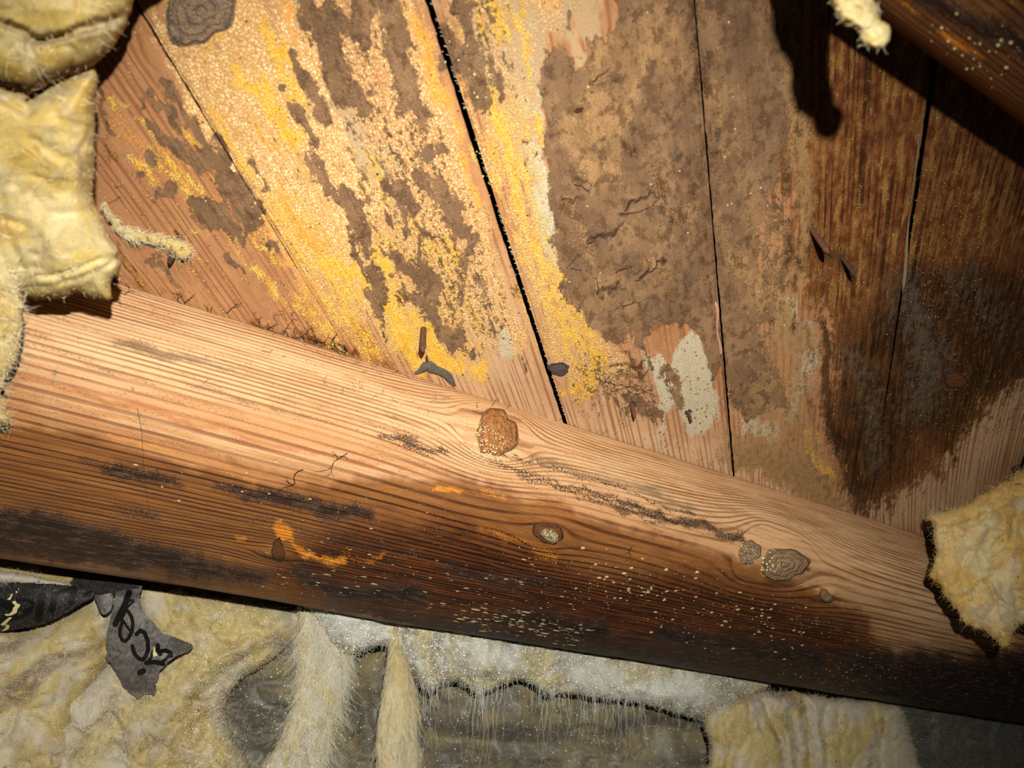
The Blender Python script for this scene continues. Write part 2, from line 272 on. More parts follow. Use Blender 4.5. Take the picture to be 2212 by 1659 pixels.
DARK = [('p', [(1690,380),(1760,380),(1800,640),(1990,560),(2260,520),(2260,860),(2050,1000),(1900,1120),(1800,1080),(1760,900),(1740,700)], 70, .50), ('p', [(1380,230),(1490,160),(1560,300),(1560,640),(1480,720),(1400,640)], 40, .34), ('p', [(1940,560),(2000,560),(2150,560),(2240,600),(2240,820),(2130,880),(2080,960),(2030,980),(1990,960),(1960,1030),(1900,1120),(1845,1090),(1810,1060),(1790,960),(1800,860),(1830,740),(1880,640)], 50, .82), S([(1770,690),(1785,760),(1780,830),(1800,900)], [10,14,12,12], 12, .9), S([(1785,860),(1820,980),(1860,1100)], [14,26,22], 16), S([(1620,0),(1640,300)], 10, 20, .22), S([(1690,400),(1700,560)], [8,14], 12, .6), S([(1725,500),(1730,600)], 12, 12, .6), S([(1760,530),(1830,590)], 20, 18, .7),
  S([(1860,530),(1930,620)], 20, 24, .55), S([(1430,170),(1440,260),(1480,330)], [6,10,10], 10, .42), S([(1350,310),(1365,340)], 16, 10, .5), S([(2060,930),(2080,1000)], 5, 8, .6), S([(1990,400),(2100,560)], 30, 40, .4), S([(425,10),(440,40)], [60,50], 16, .95), S([(1720,60),(1790,130)], 12, 10, .2), S([(1500,0),(1515,200)], [16,14], 12, .5), S([(1525,250),(1540,330)], 14, 12, .5), S([(1560,560),(1640,470)], 20, 24, .3),
  S([(1350,760),(1370,800)], 8, 8, .7), S([(375,505),(392,515)], 7, 6, .8), S([(1132,790)], 7, 6, .9), S([(1120,780),(1135,800)], 4, 5, .9)]
BLUE = [S([(1830,760),(1880,860),(1900,1000)], 26, 30, .7), S([(1960,640),(2010,760),(1990,880)], 44, 40, .8), S([(430,0),(450,40)], 46, 18, .8), S([(2080,600),(2160,700)], 40, 40, .6), S([(1455,240),(1470,330)], 10, 14, .35), S([(1640,560),(1720,520)], 10, 20, .3), S([(1470,560),(1510,620)], 20, 24, .3), S([(2150,350),(2190,420)], 20, 30, .3)]
CRACK = [S([(1268,525),(1290,508),(1340,500),(1355,494)], [1,3,3,1], 3), S([(1343,462),(1375,445),(1410,432),(1440,420)], [3,4,3,1], 3), S([(1215,430),(1250,428)], 2, 3), S([(1240,395),(1290,400)], 1.5, 3, .8), S([(1280,175),(1330,172),(1350,170)], 2, 3, .8), S([(1310,200),(1335,205)], 2, 3, .7), S([(1380,600),(1430,575)], 3, 3), S([(1330,585),(1380,580)], 2, 3, .8), S([(1290,635),(1330,620),(1335,615)], 2, 3, .9), S([(1230,575),(1265,560)], 1.5, 3, .8),
  S([(1310,800),(1340,785),(1380,780)], 2.5, 3, .9), S([(1320,830),(1350,810),(1400,800)], 2, 3, .8), S([(1325,815),(1380,825)], 2, 3, .8), S([(1420,815),(1450,810)], 2, 3, .8), S([(1545,690),(1575,880),(1588,1020)], 1.5, 3, .6), S([(1720,640),(1735,760),(1745,900)], 2, 4, .5), S([(1300,300),(1312,340)], 3, 4, .5), S([(1180,300),(1200,310)], 2, 3, .4), S([(560,690),(575,705)], 2, 3, .6), S([(1540,100),(1620,80)], 1.5, 2, .2)]
PALE = [S([(1200,930),(1400,960),(1580,1010)], 50, 30, 1.), S([(1600,1010),(1720,1060)], 40, 30, 1.), ('p', [(840,720),(1100,560),(1200,850),(1300,830),(1400,860),(1500,930),(1570,900),(1600,1100),(1000,940)], 60, .7), S([(2212,850),(2060,1060),(1920,1130)], [70,60,40], 30), S([(1880,1120),(2060,1120)], 40, 30, .9), S([(1985,270),(1965,480),(1950,640)], 4, 4, .95), S([(1548,660),(1556,760)], 4, 4), S([(1600,1000),(1700,1060),(1850,1120)], 30, 30, .5), S([(1930,1120),(2020,1040)], [3,7], 5, .9), S([(460,230),(620,520)], 3, 5, .5)]

def board_material():
    n = NB('roof_board')
    p = n.attr('pos2').outputs['Vector']; g = n.attr('grain').outputs['Fac']
    cream, yel, orange, brown = n.rgba('growth'); beige, green, tan, rust = n.rgba('film'); dark, blue, crack, pale = n.rgba('rot')
    nS = n.noise(n.scale(p, (45, 230, 1)), 1, 4, .6)           # streaks along the board
    nM = n.noise(n.scale(p, (150, 260, 1)), 1, 4, .62)
    nF = n.noise(n.scale(p, (900, 1300, 1)), 1, 3, .6)
    nL = n.noise(n.scale(p, (25, 45, 1)), 1, 3, .6)
    mixA = n.add(n.mul(nS, .5), n.mul(nM, .5))
    mixB = n.add(n.mul(mixA, .55), n.mul(nF, .45))
    ph = n.add(n.mul(g, 2*math.pi/.0034), n.mul(n.noise(n.mul(g, 1), 90, 2, .5, dim='1D'), 16))
    ln = n.ss(n.math('SINE', ph), .05, .95)
    ln = n.mul(ln, n.ss(n.noise(n.scale(p, (14, 60, 1)), 1, 3), .36, .58, .12, 1))
    fine = n.noise(n.scale(p, (60, 2600, 1)), 1, 2, .6)
    wood = n.mix(nL, 'A06E46', 'B8885E'); wood = n.mix(n.ss(nS, .42, .62, 0, .7), wood, '98644A'); wood = n.mix(n.ss(nM, .5, .62, 0, .4), wood, '8E5E40')
    wood = n.mix(n.mul(pale, .85), wood, 'D0AA86')
    wood = n.mix(n.mul(ln, .75), wood, '84502F')
    wood = n.mix(n.ss(fine, .35, .7, 0, .25), wood, '9A6238')
    c = wood
    # wet brown heartwood on the right
    mR = n.layer(rust, mixA, 1.4, .2)
    rc = n.mix(n.ss(nM, .38, .6), '643820', '8C5830'); rc = n.mix(n.ss(nS, .5, .62, 0, .8), rc, 'AC7842')
    rc = n.mix(n.ss(fine, .42, .68, 0, .45), rc, '5A3018')
    rl = n.ss(n.math('SINE', ph), .45, .95)
    rc = n.mix(n.mul(rl, n.ss(nL, .42, .62, .1, .85)), rc, '34190C')
    c = n.mix(mR, c, rc)
    mT = n.layer(tan, mixB, 1.1, .14); tc = n.mix(n.ss(nF, .35, .65), '94704A', 'AA8458'); tc = n.mix(n.ss(nM, .45, .65, 0, .6), tc, '8C6A42')
    # cream crust with a fine net of cracks
    cr = n.vadd(n.scale(p, (640, 980, 1)), n.scale(n.noise(n.scale(p, (300, 300, 1)), 1, 2, color=True), (.9, .9, 0)))
    ve = n.voro(cr, 1.0); net = n.ss(ve, .02, .22)
    mC = n.layer(cream, mixB, 1.15, .10)
    cc = n.mix(net, 'B8824C', n.mix(n.ss(nM, .38, .66), 'F0D298', 'DCB078')); cc = n.mix(n.ss(nS, .50, .64, 0, .6), cc, 'D09A5C')
    c = n.mix(mC, c, cc)
    nb0 = n.add(n.mul(mixA, .5), n.mul(n.noise(n.scale(p, (420, 560, 2)), 1, 5, .8), .5))
    mBe = n.layer(beige, mixA, .9, .2); c = n.mix(n.mul(mBe, .85), c, n.mix(nF, 'A88862', 'BCA07C'))
    mG = n.layer(green, nb0, 2.2, .10); c = n.mix(n.mul(mG, .85), c, n.mix(n.ss(nF, .35, .65), 'AC9F80', 'CCC4AA'))
    # orange and yellow grains
    gr = n.noise(n.scale(p, (1100, 1700, 1)), 1, 2, .7)
    ny = n.add(n.mul(mixA, .5), n.mul(gr, .5))
    mO = n.layer(orange, ny, 2.6, .10); c = n.mix(n.mul(mO, .85), c, n.mix(n.ss(gr, .4, .6), 'C47A22', 'F0A43A'))
    mY = n.layer(yel, ny, 2.9, .09); c = n.mix(mY, c, n.mix(n.ss(gr, .38, .62), 'D09428', n.mix(n.ss(nM, .4, .6), 'ECAE34', 'ECC666')))
    # grey-brown mould skin
    nb = n.add(n.mul(mixA, .5), n.mul(n.noise(n.scale(p, (420, 560, 1)), 1, 5, .8), .5))
    mB = n.layer(brown, nb, 2.4, .05)
    bc = n.mix(n.ss(nL, .34, .62), '6A4C34', '8A6848'); bc = n.mix(n.ss(nF, .35, .7, 0, .5), bc, '98785A')
    bc = n.mix(n.mul(mT, .85), bc, tc)
    bc = n.mix(n.ss(n.noise(n.scale(p, (130, 160, 3)), 1, 5, .7), .50, .60, 0, .7), bc, '553A24')
    bc = n.mix(n.ss(n.noise(n.scale(p, (420, 520, 3)), 1, 3, .7), .66, .70, 0, .7), bc, '3E2A1A')
    cn = n.noise(n.scale(p, (55, 80, 5)), 1, 5, .65); tide = n.ss(n.math('ABSOLUTE', n.math('SUBTRACT', cn, .5)), .012, .002); bc = n.mix(n.mul(tide, .55), bc, '3E2A1A'); bc = n.mix(n.ss(cn, .5, .53, 0, .35), bc, '5C4430')
    rim = n.math('SUBTRACT', n.layer(brown, nb, 2.4, .05, .46), n.layer(brown, nb, 2.4, .05, .56))
    c = n.mix(mB, c, bc); c = n.mix(n.mul(rim, .3), c, '5E4630')
    c = n.mix(n.mul(mT, n.math('SUBTRACT', 1.0, mB, clamp=True)), c, tc)
    # black rot and blue bloom
    mD = n.layer(dark, mixB, 2.0, .20)
    dc = n.mix(n.ss(nS, .42, .6), '140D0A', '4A2E18'); dc = n.mix(n.ss(nF, .55, .68, 0, .5), dc, '7A5830'); dc = n.mix(n.mul(rl, .6), dc, '0C0705'); c = n.mix(n.mul(mD, .85), c, dc)
    mBl = n.layer(blue, n.add(n.mul(nM, .5), n.mul(nF, .5)), 2.6, .16, .62); c = n.mix(n.mul(mBl, .5), c, n.mix(nF, '44443F', '827C70'))
    rs_ = n.voro(n.scale(n.vadd(p, (.13, .41, 0)), (230, 300, 1)), 1, 'F1'); c = n.mix(n.mul(n.ss(rs_, .26, .16), n.ss(n.add(n.mul(green, .6), n.mul(pale, .55)), .42, .7)), c, '96502E')
    c = n.mix(crack, c, '2A1A10')
    # specks
    sp = n.voro(n.scale(p, (160, 160, 1)), 1, 'F1'); c = n.mix(n.mul(n.ss(sp, .10, .05), n.ss(nL, .45, .55)), c, '5A3018')
    sp2 = n.voro(n.scale(n.vadd(p, (.3, .2, 0)), (110, 110, 1)), 1, 'F1'); c = n.mix(n.mul(n.ss(sp2, .05, .03), .8), c, 'FFE8A8')
    # relief
    h = n.mul(ln, -.35); h = n.add(h, n.mul(n.mul(net, mC), .35)); h = n.add(h, n.mul(mB, .45)); h = n.add(h, n.mul(n.mul(mY, gr), .8))
    h = n.add(h, n.mul(nF, .35)); h = n.add(h, n.mul(n.mul(fine, mR), .7)); h = n.add(h, n.mul(crack, -1.6)); h = n.add(h, n.mul(nM, .5))
    nor = n.bump(h, .0006, .8)
    wet = n.math('MAXIMUM', n.mul(mR, .8), mD)
    return n.done(c, n.add(.82, n.mul(wet, -.4)), .3, nor)
M_board = board_material()
def plain(name, a, b, sc=200, rough=.8, spec=.3, bump=.0005, vec=None):
    n = NB(name); co = n.n.new('ShaderNodeTexCoord').outputs['Object']
    if vec: co = n.scale(co, vec)
    x = n.noise(co, sc, 5, .65); y = n.noise(co, sc*4, 3, .6)
    return n.done(n.mix(n.ss(n.add(n.mul(x, .6), n.mul(y, .4)), .36, .64), a, b), rough, spec, n.bump(n.add(x, y), bump))

SEAMS = [((-330,0),(270,700)), ((290,0),(755,765)), ((925,0),(1220,910)), ((1500,0),(1585,1025)), ((2025,110),(1880,1110)), ((2597,0),(2212,1000)), ((3200,0),(2558,1000)), ((-980,0),(-188,700))]
GAPS = [(.001,.001), (.0013,.0005), (.0023,.0021), (.0004,.0010), (.0036,.0002), (.001,.001), (.001,.001), (.001,.001)]
sm = []
for (a, b) in SEAMS:
    P = deck(np.array([a[0], b[0]]), np.array([a[1], b[1]]))-O0
    u = P@U; w = P@WD; k = (w[1]-w[0])/(u[1]-u[0]); sm.append((w[0]-k*u[0], k, u[0], u[1]))
def seam_w(i, u): return sm[i][0]+sm[i][1]*u
def seam_gap(i, u):
    t = np.clip((u-sm[i][2])/(sm[i][3]-sm[i][2]), -.2, 1.2); return np.maximum(.0002, GAPS[i][0]+(GAPS[i][1]-GAPS[i][0])*t)
# knots in the boards: board index, pixel, strength (m), half length along
KN = [(1, (432,25), .016, 1.2), (2, (1205,796), .006, 1.4), (4, (2063,820), .008, 1.3), (2, (1250,238), .004, 1.5), (0, (330,120), .003, 1.5)]
def uw(px, py):
    P = deck(float(px), float(py))-O0; return float(P@U), float(P@WD)
def grain_coord(u, w, knots, bend=0):
    g = w+bend*u*u
    for (u0, w0, r, e) in knots:
        du = (u-u0)/e; dw = w-w0; rr = du*du+dw*dw; g = g-dw*np.clip(r*r/(rr+.15*r*r), 0, .86)
    return g
ceiling = tag(empty('ceiling', tuple(O0)), 'sloping underside of the roof made of mouldy boards', None, None, 'structure')
boards = []
for b, sa, sb in [(i, i, i+1) for i in range(6)]+[(6, 7, 0)]:
    fine = b in (0, 1, 2, 3, 4)
    ufar = uw(1400, 1200)[0]; ua = min(uw(SEAMS[sa][0][0], -90)[0], uw(SEAMS[sb][0][0], -90)[0])
    us = np.concatenate([np.arange(ua, ufar, .0011 if fine else .01), np.arange(ufar, uw(1300, 1660)[0], .008)])
    nw = 150 if fine else 14
    uu, tt = np.meshgrid(us, np.linspace(0, 1, nw), indexing='ij')
    wa = seam_w(sa, uu)+seam_gap(sa, uu)/2; wb = seam_w(sb, uu)-seam_gap(sb, uu)/2
    ww = wa+(wb-wa)*tt
    edge = np.minimum(tt, 1-tt)*(wb-wa)
    jit = (vn(uu*260, tt*0+b*7, 3)-.5)*.0005*np.exp(-edge/.002)*(seam_gap(sb, uu) > .0012)
    ww = ww+jit
    P0 = O0+uu[..., None]*U+ww[..., None]*WD
    px, py = proj(P0)
    kn = [(*uw(*k[1]), k[2], k[3]) for k in KN if k[0] == b]
    g = grain_coord(uu, ww, kn, [.0, .05, -.12, .1, -.25, 0, 0][b])+b*.37
    h = -.0009*np.exp(-(edge/.0012)**2)+.0004*fbm(uu*25, ww*60, 5+b, 3)+[0, .0012, 0, .0008, -.0012, 0, .0005][b]
    V = (P0+h[..., None]*N).reshape(-1, 3); nf = len(V)
    if fine:
        wx, wy = warp(px.ravel(), py.ravel(), 1.5); f = lambda it: paint(wx, wy, it)
        growth = np.stack([f(CREAM), f(YELLOW), f(ORANGE), f(BROWN)], 1); film = np.stack([f(BEIGE), f(GREEN), f(TAN), f(RUST)], 1); rot = np.stack([f(DARK), f(BLUE), f(CRACK), f(PALE)], 1)
    else:
        z = np.zeros((nf, 4)); growth = z; film = z+np.array([0, 0, 0, .8*(b == 5)]); rot = z+np.array([.5*(b == 5), .3*(b == 5), 0, 0])
    # back and edges of the board
    n_u = len(us); per = np.concatenate([np.arange(nw), np.arange(1, n_u)*nw+nw-1, (n_u-1)*nw+np.arange(nw-2, -1, -1), np.arange(n_u-2, 0, -1)*nw])
    Vb = V[per]-.021*N; m = len(per); k = np.arange(m); q2 = np.stack([per[k], nf+k, nf+(k+1) % m, per[(k+1) % m]], 1)
    cap = V[[0, nw-1, n_u*nw-1, (n_u-1)*nw]]-.021*N; o4 = nf+m
    q = np.concatenate([gridq(n_u, nw)[:, ::-1], q2, [[o4, o4+1, o4+2, o4+3]]])
    VV = np.concatenate([V, Vb, cap]); ext = lambda a: np.concatenate([a, a[per], a[[0, nw-1, n_u*nw-1, (n_u-1)*nw]]])
    UV = np.stack([uu.ravel()+b*1.7, ww.ravel()], 1)
    o = mesh_np('plank', VV, q, M_board, ceiling, True, {'growth': ext(growth), 'film': ext(film), 'rot': ext(rot)}, {'grain': ext(g.ravel())}, ext(UV))
    boards.append(o)
# roofing felt behind the gaps
M_felt = plain('roofing_felt', '0A0908', '14110E', 300, .95, .1)
cs = np.array([[-1100, -120], [3250, -120], [2700, 1560], [-1300, 1560]], float); P = deck(cs[:, 0], cs[:, 1], -.0225)
mesh_np('roofing_felt', np.concatenate([P, P-.003*N]), [[0, 1, 2, 3], [7, 6, 5, 4], [0, 4, 5, 1], [1, 5, 6, 2], [2, 6, 7, 3], [3, 7, 4, 0]], M_felt, ceiling, False)
# ------------------------------------------------------------------ rafters
PROF = [(0,-.001),(.002,.012),(.0045,.026),(.009,.038),(.017,.047),(.030,.054),(.048,.0575),(.075,.0590),(.105,.0588),(.132,.0565),(.148,.0520),(.158,.0445),(.163,.034),(.165,.020),(.166,-.001)]
PROF = [(q_*1.14, h_) for q_, h_ in PROF]
def beam_surface(O, prof, a0, a1, da, ns, knots=(), wob=1.0, kw=12):
    pr = np.array(prof); t = np.concatenate([[0], np.cumsum(np.hypot(*np.diff(pr, axis=0).T))]); L = t[-1]
    s = np.linspace(0, L, ns)
    # smooth interpolation of the section
    tt = np.linspace(0, L, 400); q = np.interp(tt, t, pr[:, 0]); h = np.interp(tt, t, pr[:, 1])
    ker = np.ones(2*kw+1)/(2*kw+1)
    pad = lambda a: np.concatenate([a[:1]*np.ones(kw), a, a[-1:]*np.ones(kw)])
    q = np.convolve(pad(q), ker, 'valid'); h = np.convolve(pad(h), ker, 'valid')
    qs = np.interp(s, tt, q); hs = np.interp(s, tt, h)
    a = np.arange(a0, a1, da); A, Sx = np.meshgrid(a, s, indexing='ij')
    Qs = np.broadcast_to(qs, A.shape); Hs = np.broadcast_to(hs, A.shape)
    dq = np.gradient(qs, s); dh = np.gradient(hs, s); nq = -dh; nh = dq; nn = np.hypot(nq, nh); nq = nq/nn; nh = nh/nn
    off = wob*(.003*(fbm(A*9, Sx*14, 31, 3)-.5)+.0008*(fbm(A*30, Sx*120, 35, 3)-.5))
    for (ka, ks, kr, kh) in knots: off = off+kh*np.exp(-((A-ka)**2/(1.6*kr)**2+(Sx-ks)**2/(1.1*kr)**2))
    off = off*np.clip(Sx/.004, 0, 1)
    P = O+A[..., None]*B+(Qs+nq*off)[..., None]*Q+(Hs+nh*off)[..., None]*N
    return A, Sx, P, L
def close_beam(P, ns, na):
    """end caps and the back on the deck"""
    V = P.reshape(-1, 3); q = gridq(na, ns)
    k = np.arange(na-1); back = np.stack([k*ns, (k+1)*ns, (k+1)*ns+ns-1, k*ns+ns-1], 1)
    c0 = len(V); c1 = c0+1; V = np.concatenate([V, P[0].mean(0)[None], P[-1].mean(0)[None]]); j = np.arange(ns-1)
    t = np.concatenate([np.stack([np.full(ns-1, c0), j, j+1], 1), np.stack([np.full(ns-1, c1), (na-1)*ns+j+1, (na-1)*ns+j], 1)])
    return V, np.concatenate([q, back]), t
WET = [('p', [(-60,905),(200,935),(420,1010),(620,1050),(800,1035),(1000,1035),(1150,1075),(1300,1130),(1450,1165),(1600,1215),(1760,1270),(1880,1330),(1900,1390),(1960,1420),(2060,1430),(2180,1405),(2300,1400),(2300,1700),(900,1500),(-60,1330)], 30, 1.0), S([(500,1000),(700,1040)], 20, 20, .5)]
DEEP = [('p', [(700,1140),(1000,1120),(1300,1240),(1500,1230),(1700,1290),(1850,1330),(1920,1420),(2080,1440),(2180,1400),(2300,1390),(2300,1700),(1200,1500),(800,1360),(560,1250)], 60, .9), S([(1000,1060),(1250,1170)], 20, 30, .5)]
BLACK = [('p', [(700,1290),(1000,1330),(1300,1370),(1600,1400),(1900,1440),(2100,1450),(2300,1500),(2300,1700),(1500,1500),(700,1345)], 30, .66), ('p', [(1700,1470),(1900,1440),(2100,1425),(2300,1400),(2300,1700),(1700,1600)], 50, .85), S([(1130,1035),(1300,1090),(1450,1135)], 2, 4, .9), S([(1080,985),(1300,1045),(1500,1115)], 2, 4, .8), S([(-40,1120),(120,1150),(250,1185),(420,1225),(560,1250)], [30,34,30,28,14], 18), S([(-40,1170),(140,1188),(300,1225)], 22, 16, .9), S([(230,1005),(300,1020),(380,1045)], [10,14,8], 12, .95), S([(170,990),(250,1010)], 8, 12, .6), S([(470,1055),(600,1075),(700,1100),(800,1120)], [8,14,18,12], 12, .95), S([(640,1240),(740,1280),(900,1290)], [6,16,18], 12), S([(1090,1330),(1300,1370)], [18,26], 20, .9), S([(1430,1370),(1620,1400),(1760,1430)], [16,22,26], 18),
  S([(1850,1440),(2050,1480),(2260,1500)], [40,70,90], 40), S([(980,1235),(1100,1260),(1200,1265)], 14, 14, .6), S([(1120,1020),(1300,1075),(1480,1130),(1600,1170)], [3,6,8,10], 7, .8), S([(1060,1000),(1150,1040),(1350,1110)], 4, 6, .6), S([(1590,1165),(1625,1180)], 8, 7, .9), S([(820,940),(880,960),(960,985)], [5,10,5], 9, .75), S([(250,1100),(330,1120)], 10, 14, .6), S([(540,1120),(900,1200)], 5, 10, .5), S([(1700,1240),(1750,1225)], 6, 6, .9), S([(1860,1505),(1910,1500)], 12, 10, .9)]
MOULD = [S([(240,740),(340,760),(500,800)], [10,16,10], 14, .75), S([(130,770),(260,800)], 10, 12, .5), S([(430,830),(560,880),(680,920)], 12, 16, .55), S([(620,860),(900,950)], 16, 22, .5), S([(930,920),(1010,1000)], 16, 20, .35), S([(1150,1000),(1400,1060),(1500,1110)], 16, 20, .7), S([(1250,1020),(1330,1040)], 10, 12, .6), S([(-30,1210),(300,1270),(640,1330),(800,1340)], [18,22,22,14], 12, .8), S([(1560,1010),(1640,1030)], 10, 16, .4), S([(120,805),(115,830)], 3, 4, 1), S([(122,802)], 7, 5, 1), S([(287,848)], 6, 4, 1)]
BORG = [S([(600,1135),(612,1160)], [10,17], 8), S([(625,1180),(660,1205),(740,1210)], [8,9,9], 8, .75), S([(740,1205),(830,1200)], 9, 9, .5), S([(510,1165),(525,1168)], 4, 4, .7), S([(1040,1140),(1120,1170),(1200,1200)], 10, 14, .42), S([(1150,1195),(1200,1215)], 12, 12, .45), S([(230,930),(430,1000),(560,1040)], 6, 8, .5), S([(940,1060),(1000,1065)], 5, 6, .8), S([(1040,1060),(1090,1075)], 4, 5, .6)]
LIGHT = [('p', [(-40,600),(300,600),(1060,860),(1300,930),(2100,1170),(2212,1300),(2180,1400),(1960,1400),(1880,1310),(1500,1150),(1200,1060),(1000,1040),(700,880),(-40,800)], 70, .85), S([(100,870),(500,960),(900,1030)], 16, 24, .7)]
REDL = [S([(20,800),(240,870),(560,950),(740,990),(960,1030)], [3,4,4,3,2], 4, .9), S([(150,900),(420,970),(620,1040)], [5,6,4], 8, .6), S([(1050,1150),(1200,1100),(1300,1180)], 16, 20, .35)]
def timber_material():
    n = NB('old_timber'); p = n.attr('pos2').outputs['Vector']; g = n.attr('grain').outputs['Fac']; lw = n.attr('width').outputs['Fac']
    wet, deep, black, mould = n.rgba('stain'); orange, light, red, wane = n.rgba('tone')
    nS = n.noise(n.scale(p, (22, 260, 1)), 1, 4, .6); nM = n.noise(n.scale(p, (90, 260, 1)), 1, 4, .65); nF = n.noise(n.scale(p, (900, 1500, 1)), 1, 3, .65); nL = n.noise(n.scale(p, (12, 40, 1)), 1, 3, .5)
    mixA = n.add(n.mul(nS, .5), n.mul(nM, .5)); mixB = n.add(n.mul(mixA, .55), n.mul(nF, .45))
    sn = n.math('SINE', n.add(n.mul(g, 2*math.pi), n.mul(n.noise(n.mul(g, .5), 1, 3, .6, dim='1D'), 4)))
    ln = n.mul(n.ss(sn, .15, .98), n.ss(n.noise(n.scale(p, (10, 90, 1)), 1, 3), .36, .6, .35, 1))
    fine = n.noise(n.scale(p, (25, 2600, 1)), 1, 3, .6)
    w = n.mix(nL, 'AE784A', 'BC885A'); w = n.mix(light, w, 'D2AC82'); w = n.mix(n.ss(nS, .45, .62, 0, .6), w, 'B07C4C')
    w = n.mix(n.mul(ln, .78), w, '744428'); w = n.mix(n.ss(fine, .4, .75, 0, .35), w, '8A5C38')
    w = n.mix(n.mul(red, .6), w, '9C4E28')
    mM = n.layer(mould, mixB, 1.2, .16); c = n.mix(n.mul(mM, .7), w, n.mix(n.ss(nF, .4, .6), '5A4838', '8A7458'))
    mW = n.layer(wet, n.add(n.mul(nS, .7), n.mul(nM, .3)), .5, .22)
    wc = n.mix(n.ss(nS, .36, .62), '6E3E1E', '96602C'); wc = n.mix(n.ss(fine, .4, .7, 0, .5), wc, '5C3218'); wc = n.mix(n.mul(ln, .8), wc, '30160A')
    c = n.mix(n.mul(mW, .82), c, wc)
    mD = n.layer(deep, mixA, .6, .3); dc = n.mix(n.ss(nS, .38, .62), '34180C', '74391A'); dc = n.mix(n.mul(n.ss(sn, -.1, .8), .88), dc, '0E0604')
    c = n.mix(n.mul(mD, .9), c, dc)
    mO = n.layer(orange, n.add(n.mul(mixA, .4), n.mul(nF, .6)), 1.9, .08); c = n.mix(mO, c, n.mix(nF, 'C87018', 'F09C34'))
    mB = n.layer(black, n.add(n.mul(mixA, .4), n.mul(nF, .6)), 2.4, .12); c = n.mix(n.mul(mB, .92), c, n.mix(n.ss(nM, .45, .65), n.mix(n.ss(nF, .4, .7), '0E0908', '2A2422'), '4A3A34'))
    mX = n.layer(wane, n.add(n.mul(nM, .4), n.mul(nF, .6)), 2.2, .1); c = n.mix(mX, c, n.mix(n.ss(nF, .35, .65), '6E4A34', 'A87C5C'))
    # short pale flecks in the latewood of the wet face
    fl = n.noise(n.scale(p, (130, 1100, 1)), 1, 2, .6); c = n.mix(n.mul(n.mul(n.ss(fl, .68, .71), n.ss(nM, .5, .62)), n.math('MAXIMUM', mD, mX)), c, 'D8B070')
    h = n.add(n.mul(ln, -.8), n.add(n.mul(nF, .35), n.add(n.mul(nM, .9), n.mul(n.mul(mB, nF), .9))))
    return n.done(c, n.add(.7, n.mul(n.math('MAXIMUM', mW, mD), -.2)), .28, n.bump(h, .0006, .8))
M_timber = timber_material()
def beam_grain(A, Sx, kn):
    """grain lines that pack together on the upper side and open on the rounded arris"""
    s = Sx+.010*(fbm(A*2.2, A*0+.5, 61, 2)-.5)
    for (ka, ks, kr, e) in kn:
        du = (A-ka)/e; dw = s-ks; rr = du*du+dw*dw; s = s-dw*np.clip(kr*kr/(rr+.12*kr*kr), 0, .88)
    sk = np.array([-.05, 0, .030, .046, .060, .085, .12, .20, .3]); fq = np.array([560, 560, 520, 330, 140, 210, 330, 380, 380])
    x = np.linspace(-.05, .3, 800); d = np.interp(x, sk, fq); cum = np.concatenate([[0], np.cumsum((d[1:]+d[:-1])/2*np.diff(x))])
    return np.interp(s, x, cum)
def px_to_as(P, A, Sx, px, py):
    qx, qy = proj(P); i = np.argmin((qx-px)**2+(qy-py)**2+1e6*(np.arange(P.shape[1])[None, :] > P.shape[1]*.93)); return A.flat[i], Sx.flat[i], P.reshape(-1, 3)[i]
NS = 190
A, Sx, P, L = beam_surface(O0, PROF, -.42, .98, .0018, NS)
KPX = [(1070,935,.0145,.0035), (1185,1152,.008,.001), (1690,1215,.017,.0025), (1625,1200,.008,.002), (600,1190,.006,.002), (1785,1285,.005,.0035), (1915,1500,.012,.002)]
kk = []
for (x, y, r, hh) in KPX:
    a_, s_, _ = px_to_as(P, A, Sx, x, y); kk.append((a_, s_, r, hh))
A, Sx, P, L = beam_surface(O0, PROF, -.42, .98, .0018, NS, kk)
px, py = proj(P)
px, py = proj(P); g = beam_grain(A, Sx, [(a_, s_, r*1.15, 1.5) for (a_, s_, r, _) in kk])
wx, wy = warp(px.ravel(), py.ravel(), .8); f = lambda it: paint(wx, wy, it)
stain = np.stack([f(WET), f(DEEP), f(BLACK), f(MOULD)], 1)
wane = f([S([(-60,1225),(120,1238),(300,1268),(640,1330),(860,1362),(1000,1380)], [24,24,26,24,14,6], 10, .95)])
tone = np.stack([f(BORG), f(LIGHT), f(REDL), wane], 1)
V, q, t = close_beam(P, NS, A.shape[0]); e2 = lambda a: np.concatenate([a, a[:1], a[-1:]])
rafter = tag(empty('rafter', tuple(O0)), 'long rounded timber crossing the boards, pale on top and wet dark brown below', 'rafter')
beam = mesh_np('timber', V, q, M_timber, rafter, True, {'stain': e2(stain), 'tone': e2(tone)}, {'grain': e2(g.ravel())}, e2(np.stack([A.ravel(), Sx.ravel()], 1)), t)
bv = BVHTree.FromPolygons([tuple(v) for v in V], [tuple(int(i) for i in f_) for f_ in q])
def hit(px, py, bvh=None):
    d = Vector(rays(px, py)).normalized(); r = (bvh or bv).ray_cast(Vector((0, 0, 0)), d)
    if r[0] is None: return None
    n = r[1]; n = n if n.dot(d) < 0 else -n
    return np.array(r[0]), np.array(n)
def on_any(px, py):
    """point on the rafter if it is there, else on the boards"""
    h = hit(px, py)
    return h if h is not None else (deck(float(px), float(py)), N)
